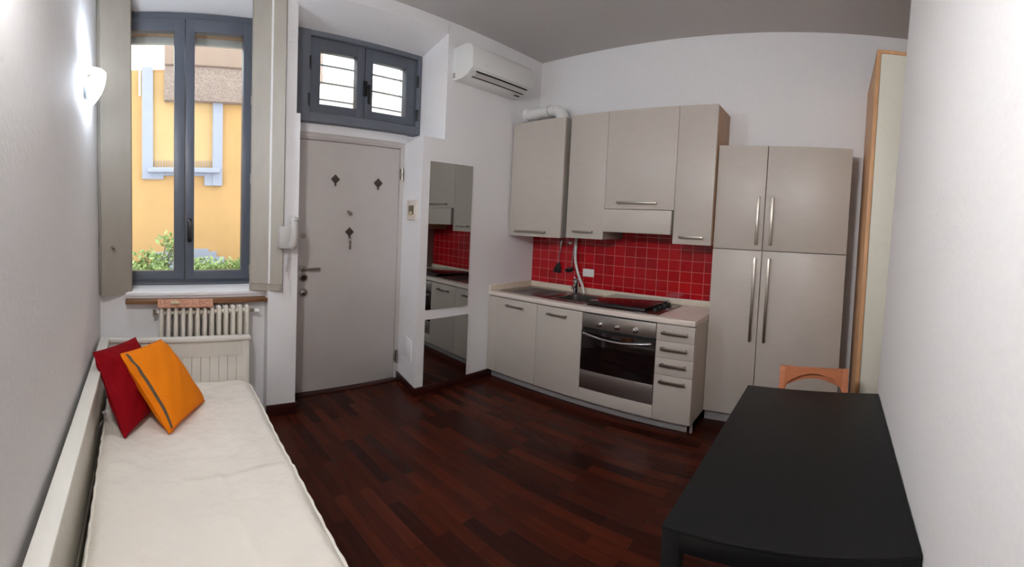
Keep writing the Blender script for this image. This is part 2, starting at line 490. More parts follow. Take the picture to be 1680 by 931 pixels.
prism(bm, [(2.835, 0.958), (3.12, 0.962), (3.12, 0.990), (2.845, 0.984), (2.835, 0.978)], 0, XL, 0.830)
obj('window_sill', bm, 'wall', win)
# exterior roller blind, rolled up above the glass
rb = thing('roller_blind', 'rolled-up blind with grey bottom bar outside the tall window', 'blind', (0.29, 3.27, 2.985))
obj('bottom_bar', one(box, -0.27, 0.84, 3.255, 3.285, 2.985, 3.045, 0.006), 'greyplastic', rb)
obj('blind_roll', one(cyl, (-0.27, 3.275, 3.085), (0.84, 3.275, 3.085), 0.045), 'woodside', rb)

# inner shutters
def shutter(name, label, hinge, free, z0, z1, side):
    hx, hy = hinge; fx, fy = free
    d = Vector((fx - hx, fy - hy, 0)); L = d.length; d.normalize()
    n = Vector((d.y, -d.x, 0))
    if n.y > 0: n = -n
    m3 = Matrix((d, n, Vector((0, 0, 1)))).transposed()
    t = thing(name, label, 'shutter', ((hx + fx) / 2, (hy + fy) / 2, z0))
    mid = Vector(((hx + fx) / 2, (hy + fy) / 2, (z0 + z1) / 2))
    # front leaf, rear leaf folded behind it
    bm = new(); rot_box(bm, mid, (L, 0.022, z1 - z0), m3, 0.003)
    leaf = obj('front_leaf', bm, 'shutter', t)
    bm = new(); rot_box(bm, mid - n * 0.030, (L * 0.97, 0.022, z1 - z0 - 0.01), m3, 0.003)
    obj('rear_leaf', bm, 'shutter', t)
    bm = new()
    e = Vector((hx, hy, (z0 + z1) / 2)) - d * 0.006 * 1 - n * 0.014
    rot_box(bm, e, (0.008, 0.034, z1 - z0), m3, 0.003)
    obj('edge_strip', bm, 'shutter', t)
    for hz in (z0 + 0.16, z0 + 0.86, z0 + 1.45):
        bm = new(); q = Vector((hx, hy, hz)) - d * 0.012 - n * 0.012
        cyl(bm, q - Vector((0, 0, 0.035)), q + Vector((0, 0, 0.035)), 0.006)
        obj('hinge', bm, 'shutter', t)
    return t, leaf, d, n
t, leaf, d, n = shutter('window_shutter', 'ivory folded wooden shutter beside the left wall', (-0.074, 2.868), (-0.254, 2.752), 0.972, 3.235, -1)
k = Vector((-0.188, 2.790, 1.325)); bm = new()
cyl(bm, k, k + n * 0.014, 0.006); cyl(bm, k + n * 0.012, k + n * 0.026, 0.013, bev=0.004)
obj('knob', bm, 'nickel', t)
t, leaf, d, n = shutter('window_shutter', 'ivory folded wooden shutter beside the white pillar', (0.722, 2.842), (0.912, 2.744), 0.985, 3.235, 1)
bm = new(); mid = Vector((0.817, 2.793, 1.018)) + n * 0.012
rot_box(bm, mid, (0.19, 0.008, 0.05), Matrix((d, n, Vector((0, 0, 1)))).transposed(), 0.003)
obj('bottom_batten', bm, 'shutter', t)

# radiator, shelf board, terracotta slab
rad = thing('radiator', 'white cast-iron column radiator below the tall window', 'radiator', (0.39, 2.755, 0.10))
NS = 13
for i in range(NS):
    x = 0.122 + i * (0.672 - 0.122) / (NS - 1)
    bm = new()
    for yy in (2.722, 2.765, 2.808):
        tube(bm, spline([(x, yy, 0.16), (x, yy, 0.30), (x, yy, 0.72), (x, yy + (0.0 if yy > 2.75 else 0.004), 0.872), (x, yy + (0.014 if yy < 2.75 else 0), 0.888)], 4), 0.0132, 12)
    cyl(bm, (x, 2.722, 0.845), (x, 2.815, 0.845), 0.013, seg=12)
    cyl(bm, (x, 2.722, 0.20), (x, 2.815, 0.20), 0.013, seg=12)
    cyl(bm, (x - 0.0225, 2.772, 0.845), (x + 0.0225, 2.772, 0.845), 0.019, seg=14)
    cyl(bm, (x - 0.0225, 2.772, 0.20), (x + 0.0225, 2.772, 0.20), 0.019, seg=14)
    if i in (0, NS - 1):
        box(bm, x - 0.011, x + 0.011, 2.715, 2.735, 0.0, 0.18, 0.003)
        box(bm, x - 0.011, x + 0.011, 2.795, 2.815, 0.0, 0.18, 0.003)
    obj('radiator_section', bm, 'radiator', rad)
bm = new(); cyl(bm, (0.690, 2.772, 0.845), (0.722, 2.772, 0.845), 0.012); box(bm, 0.712, 0.732, 2.762, 2.782, 0.835, 0.855, 0.003)
obj('valve_body', bm, 'nickel', rad)
bm = new(); cyl(bm, (0.732, 2.770, 0.845), (0.760, 2.755, 0.840), 0.017, 0.014, bev=0.004)
obj('valve_knob', bm, 'whiteplastic', rad)
bm = new(); cyl(bm, (0.100, 2.772, 0.845), (0.072, 2.772, 0.845), 0.010); cyl(bm, (0.078, 2.765, 0.825), (0.078, 2.765, 0.868), 0.010)
obj('vent_valve', bm, 'nickel', rad)
bm = new(); box(bm, -0.105, 0.818, 2.762, YW, 0.908, 0.935, 0.002)
sh = tag(obj('wooden_shelf', bm, 'plank'), 'long narrow wooden shelf board above the radiator', 'shelf')
bm = new(); box(bm, 0.098, 0.448, 2.700, 2.760, 0.896, 0.905, 0.002)
prism(bm, [(2.699, 0.896), (2.712, 0.896), (2.752, 0.945), (2.740, 0.948)], 0, 0.098, 0.448, 0.003)
for v in bm.verts: v.co += Vector((0, random.uniform(-0.002, 0.002), random.uniform(-0.0025, 0.0025)))
tag(obj('terracotta_slab', bm, 'terracotta'), 'rough terracotta slab lying on the radiator top', 'slab')
bm = new(); bmesh.ops.create_icosphere(bm, subdivisions=3, radius=0.02)
for v in bm.verts: v.co = Vector((0.205 + v.co.x * 1.5, 2.713 + v.co.y * 0.5, 0.928 + v.co.z * 0.7)) + Vector((random.uniform(-1, 1), random.uniform(-1, 1), random.uniform(-1, 1))) * 0.0015
tag(obj('stone', bm, 'stone'), 'small pale stone stuck on the terracotta slab', 'stone')

# ------------------------------------------------------------------ bed
bed = thing('daybed', 'white wooden daybed along the left wall', 'bed', (0.2, 1.5, 0.0))
YB0, YB1 = 0.55, 2.650
def groove_panel(bm, horizontal, a0, a1, z0, z1, f, t, pitch):
    """Beadboard: strips with a groove between; runs along y (False) or x (True) at face f, thickness t."""
    p = a0
    while p < a1 - 1e-4:
        q = min(p + pitch, a1)
        if horizontal: box(bm, p + 0.0008, q - 0.0008, f, f + t, z0, z1, 0.0022, 1)
        else: box(bm, f, f + t, p + 0.0008, q - 0.0008, z0, z1, 0.0022, 1)
        p = q
bm = new(); groove_panel(bm, False, YB0 + 0.06, YB1 - 0.05, 0.16, 0.615, -0.236, 0.014, 0.058)
obj('back_panel', bm, 'bedpaint', bed)
bm = new(); box(bm, -0.240, -0.216, YB0, YB1, 0.60, 0.676, 0.003); box(bm, -0.240, -0.216, YB0, YB1, 0.12, 0.20, 0.003)
obj('back_frame', bm, 'bedpaint', bed)
bm = new(); box(bm, -0.252, -0.196, YB0 - 0.01, YB1 + 0.015, 0.676, 0.701, 0.004)
obj('back_rail', bm, 'bedpaint', bed)
bm = new(); groove_panel(bm, True, -0.20, 0.625, 0.16, 0.560, 2.634, 0.014, 0.056)
obj('end_panel', bm, 'bedpaint', bed)
bm = new(); box(bm, -0.20, 0.625, 2.628, 2.652, 0.555, 0.672, 0.003); box(bm, -0.20, 0.625, 2.628, 2.652, 0.10, 0.18, 0.003)
obj('end_frame', bm, 'bedpaint', bed)
bm = new(); box(bm, -0.198, 0.668, 2.606, 2.664, 0.672, 0.698, 0.004)
obj('end_rail', bm, 'bedpaint', bed)
for (x0, x1, y0, y1) in ((0.622, 0.662, 2.620, 2.660), (-0.244, -0.204, 2.620, 2.660), (-0.244, -0.204, YB0, YB0 + 0.04)):
    obj('post', one(box, x0, x1, y0, y1, 0, 0.674, 0.003), 'bedpaint', bed)
bm = new()
prism(bm, [(-0.20, YB0), (0.545, YB0), (0.605, 2.62), (-0.20, 2.62)], 2, 0.06, 0.235, 0.003)
obj('base_frame', bm, 'bedpaint', bed)
# mattress
def mattress():
    bm = new()
    y0, y1 = 0.50, 2.612
    def xl(y): return -0.196 + (2.6 - y) * 0.020
    def xr(y): return 0.652 - (2.6 - y) * 0.052
    rc = 0.10
    NX, NY = 60, 150
    zt, zb = 0.402, 0.238
    def edge(s, t):
        # s,t in 0..1 -> plan position with rounded far corners
        y = y0 + (y1 - y0) * t
        a, b = xl(y), xr(y)
        dy = y1 - y
        ins = 0.0
        if dy < rc: ins = rc - math.sqrt(max(0, rc * rc - (rc - dy) ** 2))
        return Vector((a + ins * 0.4 + (b - ins - a - ins * 0.4) * s, y, 0))
    grid = []
    for j in range(NY + 1):
        row = []
        for i in range(NX + 1):
            s, t = i / NX, j / NY
            s2 = 0.5 - 0.5 * math.cos(PI * s) if False else s
            p = edge(s2, t)
            e = min(s * 0.8, (1 - s) * 0.8, (1 - t) * 2.1)
            z = zt - 0.030 * max(0, 1 - e / 0.055) ** 2.2
            x, y = p.x, p.y
            z += 0.003 * math.sin(9 * y + 2 * math.sin(5 * x)) + 0.0022 * math.sin(17 * x + 4 * y) + 0.008 * math.exp(-((y - 1.55 - 0.12 * x) / 0.018) ** 2) * (1 if x > 0.15 else 0.2) + 0.006 * math.exp(-((x - 0.30 + 0.10 * (y - 1.5)) / 0.014) ** 2) * (1 if y < 1.9 else 0)
            z -= 0.012 * math.exp(-((x - 0.12) ** 2 + (y - 2.15) ** 2) / 0.05)
            p.z = z
            row.append(bm.verts.new(p))
        grid.append(row)
    fs = []
    for j in range(NY):
        for i in range(NX):
            fs.append(bm.faces.new((grid[j][i], grid[j][i + 1], grid[j + 1][i + 1], grid[j + 1][i])))
    rim = [grid[0][i] for i in range(NX + 1)] + [grid[j][NX] for j in range(1, NY + 1)] + [grid[NY][i] for i in range(NX - 1, -1, -1)] + [grid[j][0] for j in range(NY - 1, 0, -1)]
    cx, cyy = 0.2, 1.55
    prev = rim
    for (ex, z) in ((0.006, 0.350), (0.008, 0.300), (0.004, 0.255), (-0.010, zb)):
        ring = []
        for v in rim:
            dirv = Vector((v.co.x - cx, (v.co.y - cyy) * 0.4, 0))
            dirv.normalize()
            ring.append(bm.verts.new(Vector((v.co.x + dirv.x * ex, v.co.y + dirv.y * ex, z))))
        nn = len(rim)
        for i in range(nn):
            fs.append(bm.faces.new((prev[i], ring[i], ring[(i + 1) % nn], prev[(i + 1) % nn])))
        prev = ring
    fs.append(bm.faces.new(prev))
    bmesh.ops.recalc_face_normals(bm, faces=fs)
    pts = []
    for v in rim[NX:NX + NY + NX + 1]:
        pts.append(v.co.copy())
    lpts = [v.co.copy() for v in rim[NX + NY + NX:]]
    return bm, pts + lpts
bm, rimpts = mattress()
mt = tag(obj('mattress', bm, 'mattress'), 'white quilted mattress lying on the daybed', 'mattress')
bm = new(); tube(bm, [p + Vector((0.002 * math.sin(i * 0.9), 0, 0.002)) for i, p in enumerate(rimpts)][::2], 0.006, 8)
obj('piping', bm, 'mattress', mt)
bm = new()
prev = None
for i in range(7):
    t_ = i / 6
    p = Vector((-0.196 + 0.012 * math.sin(t_ * 5), 2.085 - 0.03 * t_, 0.455 - 0.07 * t_))
    a, b = bm.verts.new(p + Vector((0, -0.016, 0.006 * math.sin(i * 2)))), bm.verts.new(p + Vector((0.012, 0.016, 0.0)))
    if prev: bm.faces.new((prev[0], prev[1], b, a))
    prev = (a, b)
bmesh.ops.solidify(bm, geom=bm.faces[:], thickness=0.0015)
obj('care_tag', bm, 'whiteplastic', mt, label='crumpled white fabric tag')

# cushions
def cushion(name, label, mat, TL, TR, BL, BR, thick, tape=False, seed=1):
    rnd = random.Random(seed)
    TL, TR, BL, BR = map(Vector, (TL, TR, BL, BR))
    nrm = ((TR - BL).cross(TL - BR)).normalized()
    if nrm.dot(Vector((0, 0, H)) - (TL + BR) / 2) < 0: nrm = -nrm
    N = 36
    PIN = 0.035
    WOB = 0.003 if tape else 0.0055
    ph = [rnd.uniform(0, 6) for _ in range(6)]
    def pt(u, v, side):
        # pinch the outline between the corners, as a stuffed cover does
        a = 4 * u * (1 - u); b = 4 * v * (1 - v)
        uu = u + (0.5 - u) * PIN * b; vv = v + (0.5 - v) * PIN * a
        p = (BL * (1 - uu) + BR * uu) * (1 - vv) + (TL * (1 - uu) + TR * uu) * vv
        h = (a * b) ** 0.36 * thick / 2
        wob = (math.sin(7 * u + 5 * v + ph[0]) + math.sin(12 * v - 4 * u + ph[1]) + 0.6 * math.sin(19 * (u - v) + ph[2])) * WOB * (a * b) ** 0.3
        cr_ = 0.004 * math.sin(34 * (u + v) + ph[3]) * math.exp(-((u - 0.05) ** 2 + (v - 0.9) ** 2) / 0.03) + 0.004 * math.sin(34 * (u - v) + ph[4]) * math.exp(-((u - 0.92) ** 2 + (v - 0.9) ** 2) / 0.03)
        return p + nrm * side * (h + (wob + cr_) * (1 if a * b > 0 else 0))
    bm = new()
    g = {}
    for sd in (1, -1):
        for j in range(N + 1):
            for i in range(N + 1):
                bord = i in (0, N) or j in (0, N)
                if sd == -1 and bord: g[(sd, i, j)] = g[(1, i, j)]
                else: g[(sd, i, j)] = bm.verts.new(pt(i / N, j / N, sd))
    fs = []
    for sd in (1, -1):
        for j in range(N):
            for i in range(N):
                fs.append(bm.faces.new((g[(sd, i, j)], g[(sd, i + 1, j)], g[(sd, i + 1, j + 1)], g[(sd, i, j + 1)])))
    bmesh.ops.recalc_face_normals(bm, faces=fs)
    o = tag(obj(name, bm, mat), label, 'cushion')
    bm = new()
    loop = [pt(i / N, 0, 0) for i in range(N)] + [pt(1, j / N, 0) for j in range(N)] + [pt(1 - i / N, 1, 0) for i in range(N)] + [pt(0, 1 - j / N, 0) for j in range(N + 1)]
    tube(bm, loop, 0.0035, 6)
    obj('seam', bm, mat, o)
    if tape:
        bm = new(); prev = None
        for j in range(1, N):
            p, q = pt(0.022, j / N, 1), pt(0.050, j / N, 1)
            a, b = bm.verts.new(p + nrm * 0.002), bm.verts.new(q + nrm * 0.002)
            if prev: bm.faces.new((prev[0], prev[1], b, a))
            prev = (a, b)
        bmesh.ops.solidify(bm, geom=bm.faces[:], thickness=0.002)
        obj('trim_tape', bm, 'tape', o, label='grey woven tape along one edge')
    return o
cushion('cushion', 'dark red cushion leaning into the corner of the daybed', 'red', (-0.232, 2.06, 0.80), (-0.036, 2.44, 0.765), (-0.078, 1.905, 0.410), (0.09, 2.25, 0.415), 0.120, seed=3)
cushion('cushion', 'orange cushion with grey tape leaning on the red one', 'orange', (-0.108, 2.13, 0.768), (0.108, 2.48, 0.738), (0.124, 1.945, 0.408), (0.332, 2.285, 0.408), 0.150, tape=True, seed=5)

# ------------------------------------------------------------------ wall lamp on the left wall
def wall_lamp(label, LY, shade):
    sc = thing('wall_lamp', label, 'lamp', (XL, LY, 2.19))
    bm = new(); box(bm, XL, XL + 0.016, LY - 0.09, LY + 0.09, 2.205, 2.365, 0.006)
    obj('wall_plate', bm, 'wallplate', sc)
    bm = new(); NA, NB = 28, 16; rows = []
    for j in range(NB + 1):
        t_ = j / NB                      # 0 rim .. 1 tip
        z = 2.362 - 0.178 * t_
        hw = 0.108 * math.cos(t_ * PI / 2) ** 0.75 + 0.004
        dp = 0.078 * math.cos(t_ * PI / 2) ** 0.7 + 0.004
        rows.append([bm.verts.new((XL + 0.018 + dp * math.sin(PI * i / NA), LY - hw * math.cos(PI * i / NA), z)) for i in range(NA + 1)])
    for j in range(NB):
        for i in range(NA):
            bm.faces.new((rows[j][i], rows[j][i + 1], rows[j + 1][i + 1], rows[j + 1][i]))
    bmesh.ops.recalc_face_normals(bm, faces=bm.faces[:])
    bmesh.ops.solidify(bm, geom=bm.faces[:], thickness=0.004)
    obj('glass_shade', bm, shade, sc)
    bm = new()
    cyl(bm, (XL + 0.03, LY - 0.093, 2.310), (XL + 0.03, LY - 0.113, 2.310), 0.005); cyl(bm, (XL + 0.03, LY - 0.109, 2.310), (XL + 0.03, LY - 0.121, 2.310), 0.011, bev=0.003)
    obj('fixing_screw', bm, 'nickel', sc)
    bl = bpy.data.lights.new('bulb', 'POINT'); bl.energy = 5.0; bl.shadow_soft_size = 0.025; bl.color = (0.93, 0.97, 1.0)
    bo = bpy.data.objects.new('bulb', bl); bo.parent = sc; bo.location = (0.05, 0, 0.150); C.objects.link(bo)
wall_lamp('lit white glass wall lamp high on the left wall beside the shutter', 2.205, 'shade')
wall_lamp('second lit wall lamp on the left wall above the near end of the bed', 0.60, 'shade_warm')

# ------------------------------------------------------------------ intercom on the pillar
ic = thing('intercom_handset', 'white intercom handset on the pillar beside the shutter', 'intercom', (0.93, YP, 1.14))
bm = new(); box(bm, 0.866, 0.955, 2.672, 2.732, 1.318, 1.485, 0.010); box(bm, 0.925, 0.968, 2.715, YP, 1.33, 1.47, 0.006)
obj('cradle', bm, 'intercom', ic)
bm = new()
tube(bm, spline([(0.954, 2.672, 1.335), (0.953, 2.652, 1.36), (0.955, 2.648, 1.44), (0.956, 2.652, 1.515), (0.957, 2.668, 1.54)], 6), 0.026, 14)
box(bm, 0.928, 0.982, 2.650, 2.690, 1.326, 1.375, 0.014); box(bm, 0.930, 0.984, 2.650, 2.690, 1.50, 1.553, 0.014)
obj('handset', bm, 'intercom', ic)
bm = new(); pts = []
for i in range(150):
    t_ = i / 149
    pts.append((0.946 - 0.016 * t_ + 0.008 * math.cos(i * 0.85), 2.715 - 0.0 * t_ + 0.008 * math.sin(i * 0.85), 1.325 - 0.19 * t_))
tube(bm, pts, 0.0022, 6)
obj('coiled_cord', bm, 'intercom', ic)
bm = new(); box(bm, 0.930, 0.992, YP - 0.004, YP, 2.868, 2.945, 0.002)
tag(obj('cover_plate', bm, 'wall'), 'small square cover plate high on the white pillar', 'cover plate')

# ------------------------------------------------------------------ door
door = sthing('door_1', 'white entrance door with three brown diamonds', 'door', (1.54, 3.08, 0.01))
bm = new(); box(bm, 1.092, 1.998, YD, YD + 0.05, 0.012, 2.214, 0.004)
leaf = obj('door_leaf', bm, 'doorwhite', door)
bm = new()
box(bm, 1.040, 1.088, YD - 0.016, YD + 0.08, 0, 2.272, 0.004)
box(bm, 2.002, 2.050, YD - 0.010, YD + 0.08, 0, 2.272, 0.004)
box(bm, 1.088, 2.002, YD - 0.012, YD + 0.08, 2.220, 2.272, 0.004)
box(bm, 1.040, 2.050, YD - 0.020, YD - 0.004, 2.236, 2.272, 0.003)
obj('door_frame', bm, 'doorwhite', door)
for z in (1.982, 0.225):
    bm = new(); cyl(bm, (2.016, YD - 0.018, z - 0.062), (2.016, YD - 0.018, z + 0.062), 0.010); box(bm, 1.998, 2.034, YD - 0.010, YD - 0.004, z - 0.05, z + 0.05, 0.001)
    cyl(bm, (2.016, YD - 0.018, z - 0.004), (2.016, YD - 0.018, z + 0.004), 0.0115)
    obj('door_hinge', bm, 'nickel', door)
def diamond(x, z, s):
    bm = new(); prism(bm, [(x, z - s * 1.12), (x + s, z), (x, z + s * 1.12), (x - s, z)], 1, YD - 0.010, YD - 0.0005, 0.0025)
    box(bm, x - 0.006, x + 0.006, YD - 0.010, YD - 0.001, z - s * 1.12 - 0.016, z - s * 1.0, 0.001)
    cyl(bm, (x, YD - 0.006, z - s * 1.12 - 0.010), (x, YD - 0.022, z - s * 1.12 - 0.008), 0.0025, seg=8)
    obj('diamond_hook', bm, 'darkbrown', door)
diamond(1.421, 1.892, 0.038); diamond(1.797, 1.882, 0.040); diamond(1.552, 1.430, 0.038)
bm = new(); cyl(bm, (1.541, YD, 1.610), (1.541, YD - 0.008, 1.610), 0.014, bev=0.003); cyl(bm, (1.556, YD, 1.594), (1.556, YD - 0.014, 1.594), 0.017, bev=0.004)
obj('peephole', bm, 'nickel', door)
bm = new(); cyl(bm, (1.167, YD, 1.398), (1.167, YD - 0.008, 1.398), 0.022, bev=0.003); cyl(bm, (1.167, YD - 0.006, 1.398), (1.167, YD - 0.012, 1.398), 0.007)
obj('upper_lock', bm, 'nickel', door)
bm = new(); cyl(bm, (1.176, YD, 1.112), (1.176, YD - 0.010, 1.112), 0.026, bev=0.003)
tube(bm, spline([(1.176, YD - 0.004, 1.112), (1.178, YD - 0.045, 1.112), (1.20, YD - 0.055, 1.112), (1.29, YD - 0.055, 1.116)], 6), 0.0095, 12)
obj('door_handle', bm, 'nickel', door)
bm = new(); cyl(bm, (1.178, YD, 1.034), (1.178, YD - 0.008, 1.034), 0.036, bev=0.003)
p_ = obj('lock_rosette', bm, 'nickel', door)
obj('keyhole_cap', one(cyl, (1.178, YD - 0.006, 1.034), (1.178, YD - 0.014, 1.034), 0.022, bev=0.004), 'blackplastic', p_)
bm = new(); cyl(bm, (1.178, YD, 0.903), (1.178, YD - 0.008, 0.903), 0.036, bev=0.003)
p_ = obj('lock_rosette', bm, 'nickel', door)
bm = new(); cyl(bm, (1.178, YD - 0.006, 0.903), (1.178, YD - 0.016, 0.903), 0.020, bev=0.004); cyl(bm, (1.180, YD - 0.014, 0.905), (1.180, YD - 0.03, 0.905), 0.009)
obj('lock_cylinder', bm, 'chrome', p_)
ky = thing('key_bunch', 'bunch of keys hanging from the lowest brown diamond', 'keys', (1.553, YD - 0.016, 1.27))
bm = new(); tube(bm, [(1.553 + 0.012 * math.cos(a * PI / 9), YD - 0.016, 1.366 + 0.014 * math.sin(a * PI / 9)) for a in range(19)], 0.0014, 6)
obj('key_ring', bm, 'nickel', ky)
for (dx, dy, tilt) in ((-0.004, -0.003, 0.05), (0.005, 0.002, -0.12)):
    bm = new(); x, y = 1.553 + dx, YD - 0.016 + dy
    cyl(bm, (x, y - 0.001, 1.340), (x, y + 0.001, 1.340), 0.011, seg=16)
    box(bm, x - 0.004, x + 0.004, y - 0.001, y + 0.001, 1.275, 1.335, 0.0005, 1); box(bm, x - 0.007, x + 0.004, y - 0.001, y + 0.001, 1.280, 1.292, 0.0005, 1)
    obj('key', bm, 'nickel', ky)

# ------------------------------------------------------------------ small window above the door
w2 = sthing('window_2', 'small grey barred window above the door', 'window', (1.6, 3.02, 2.345))
bm = new()
X0, X1, Z0, Z1 = 1.066, 2.128, 2.348, 3.086
box(bm, X0, 1.168, 2.965, 3.06, Z0, Z1, 0.004); box(bm, 2.086, X1, 2.965, 3.06, Z0, Z1, 0.010)
box(bm, 1.16, 2.09, 2.968, 3.06, 3.040, Z1, 0.004); box(bm, 1.16, 2.09, 2.968, 3.06, Z0, 2.425, 0.004)
obj('window_frame', bm, 'greypaint', w2)
for (a, b, ga, gb) in ((1.172, 1.612, 1.250, 1.550), (1.618, 2.082, 1.684, 1.992)):
    bm = new(); z0, z1, gz0, gz1 = 2.430, 3.036, 2.502, 2.940
    box(bm, a, ga, 2.985, 3.05, z0, z1, 0.004); box(bm, gb, b, 2.985, 3.05, z0, z1, 0.004)
    box(bm, ga - 0.002, gb + 0.002, 2.986, 3.049, gz1, z1, 0.003); box(bm, ga - 0.002, gb + 0.002, 2.986, 3.049, z0, gz0, 0.003)
    s = obj('window_sash', bm, 'greyframe', w2)
    obj('window_pane', one(box, ga - 0.004, gb + 0.004, 3.020, 3.025, gz0 - 0.004, gz1 + 0.004), 'glass', s)
bm = new(); box(bm, 1.600, 1.630, 2.968, 2.986, 2.62, 2.75, 0.005); box(bm, 1.622, 1.640, 2.935, 2.952, 2.545, 2.71, 0.006); cyl(bm, (1.628, 2.945, 2.69), (1.618, 2.975, 2.69), 0.009)
obj('window_handle', bm, 'blackplastic', w2)
for (x, z) in ((1.164, 2.82), (1.158, 2.52), (2.092, 2.84), (2.092, 2.53)):
    obj('window_hinge', one(cyl, (x, 2.972, z - 0.055), (x, 2.972, z + 0.055), 0.010, bev=0.002), 'blackplastic', w2)
for z in (2.590, 2.735, 2.885):
    obj('grille_bar', one(cyl, (1.06, 3.14, z), (2.15, 3.14, z), 0.0085, seg=12), 'greyplastic', w2)

# ------------------------------------------------------------------ things on the side wall right of the door
def sidex(y): return 1.940 + (y - YM) * (2.040 - 1.940) / (3.06 - YM)
def side_plate(bm, ya, yb, z0, z1, t, bev=0.003):
    c = Vector((sidex((ya + yb) / 2), (ya + yb) / 2, (z0 + z1) / 2))
    dd = Vector((0.100, 0.401, 0)).normalized(); nn = Vector((-dd.y, dd.x, 0))
    rot_box(bm, c + nn * t / 2, (yb - ya, t, z1 - z0), Matrix((dd, nn, Vector((0, 0, 1)))).transposed(), bev)
th = thing('thermostat', 'cream thermostat panel on the wall right of the door', 'thermostat', (1.98, 2.80, 1.55))
bm = new(); side_plate(bm, 2.716, 2.916, 1.550, 1.730, 0.016, 0.005); obj('panel', bm, 'thermo', th)
bm = new(); side_plate(bm, 2.765, 2.872, 1.60, 1.680, 0.019, 0.003); obj('display', bm, 'olive', th)
bm = new(); side_plate(bm, 2.790, 2.850, 1.592, 1.628, 0.022, 0.003); obj('dial', bm, 'stone', th)
ap = new(); side_plate(ap, 2.735, 2.905, 0.285, 0.470, 0.011, 0.004)
tag(obj('access_panel', ap, 'wall'), 'white square access panel low on the wall right of the door', 'panel')

# ------------------------------------------------------------------ mirrors
for (xa, xb, xc, xd, z0, z1, lab) in ((2.008, 2.426, 2.016, 2.437, 0.756, 2.066, 'tall rectangular mirror hanging below the air conditioner'), (2.010, 2.440, 2.018, 2.448, 0.063, 0.670, 'low mirror panel just above the skirting')):
    bm = new(); x0_, x1_ = (xa + xc) / 2, (xb + xd) / 2
    prism(bm, [(x0_, YM - 0.0030), (x1_, YM - 0.0190), (x1_, YM - 0.0005), (x0_, YM - 0.0005)], 2, z0, z1)
    tag(obj('wall_mirror_panel', bm, 'mirror', smooth=False), lab, 'mirror')

# ------------------------------------------------------------------ air conditioner
ac = thing('air_conditioner', 'white wall-mounted air conditioner high above the mirrors', 'air conditioner', (2.545, YM, 2.79))
AX0, AX1 = 2.196, 2.892
bm = new(); prism(bm, [(YM, 3.080), (2.52, 3.082), (2.462, 3.062), (2.445, 3.02), (2.445, 2.868), (2.456, 2.846), (2.500, 2.812), (2.560, 2.793), (YM, 2.793)], 0, AX0, AX1, 0.006)
obj('body', bm, 'whiteplastic', ac)
bm = new(); prism(bm, [(2.4415, 2.862), (2.4475, 2.862), (2.4475, 3.028), (2.4415, 3.028)], 0, AX0 + 0.004, AX1 - 0.004, 0.002)
obj('front_panel', bm, 'whiteplastic', ac)
dv = Vector((0, 0.044, -0.034)).normalized(); nv = Vector((0, -0.034, -0.044)).normalized()
m3 = Matrix((Vector((1, 0, 0)), dv, nv)).transposed()
bm = new(); rot_box(bm, Vector(((AX0 + AX1) / 2 + 0.0, 2.4575, 2.842)), (0.58, 0.010, 0.006), m3); rot_box(bm, Vector(((AX0 + AX1) / 2, 2.502, 2.809)), (0.58, 0.008, 0.006), m3)
obj('air_slot', bm, 'dark', ac)
bm = new(); rot_box(bm, Vector(((AX0 + AX1) / 2, 2.480, 2.8255)), (0.56, 0.042, 0.005), m3, 0.002)
obj('louvre', bm, 'greyplastic', ac)
bm = new(); box(bm, 2.33, 2.355, 2.4395, 2.442, 2.908, 2.914, 0.0005, 1)
obj('badge', bm, 'greyplastic', ac)
bm = new(); box(bm, 2.77, 2.83, 2.53, 2.55, 2.7905, 2.794, 0.001); obj('indicator_strip', bm, 'dark', ac)
bm = new()
for z in (2.82, 2.835, 2.85): box(bm, AX0 - 0.002, AX0 + 0.002, 2.63, 2.655, z, z + 0.006)
obj('side_vent', bm, 'dark', ac)

# ------------------------------------------------------------------ kitchen
XC, XB, XT = 2.686, 2.693, 2.976
YR = 0.846
def handle_h(bm, xf, y0, y1, z, w=0.019):
    """Flat bar handle on a front facing -x."""
    box(bm, xf - 0.030, xf - 0.020, y0, y1, z - w / 2, z + w / 2, 0.002)
    for y in (y0 + 0.012, y1 - 0.012): box(bm, xf - 0.024, xf + 0.0, y - 0.006, y + 0.006, z - w / 2, z + w / 2, 0.0015)
def handle_v(bm, xf, y, z0, z1, w=0.018):
    box(bm, xf - 0.032, xf - 0.022, y - w / 2, y + w / 2, z0, z1, 0.002)
    for z in (z0 + 0.014, z1 - 0.014): box(bm, xf - 0.026, xf, y - w / 2, y + w / 2, z - 0.006, z + 0.006, 0.0015)
def front(bm, xf, y0, y1, z0, z1, t=0.020):
    box(bm, xf, xf + t, y0 + 0.0015, y1 - 0.0015, z0 + 0.0015, z1 - 0.0015, 0.0016)
ZP, ZT = 0.080, 0.832
def base_unit(label, y0, y1, door=(None, None), hy=None):
    t = thing('base_cabinet', label, 'cabinet', ((XB + XK) / 2, (y0 + y1) / 2, ZP))
    bm = new(); box(bm, XB + 0.021, XK - 0.004, y0 + 0.001, y1 - 0.001, ZP, 0.700); box(bm, XB + 0.021, XB + 0.04, y0 + 0.001, y1 - 0.001, 0.70, ZT); 
    box(bm, XB + 0.021, XK - 0.004, y0 + 0.001, y0 + 0.017, 0.70, ZT); box(bm, XB + 0.021, XK - 0.004, y1 - 0.017, y1 - 0.001, 0.70, ZT)
    obj('carcass', bm, 'carcass', t)
    dd = obj('cabinet_door', one(front, XB, door[0], door[1], ZP + 0.002, ZT - 0.008), 'cabinet', t)
    bm = new(); handle_h(bm, XB, hy[0], hy[1], 0.762); obj('door_handle', bm, 'nickel', dd)
    return t
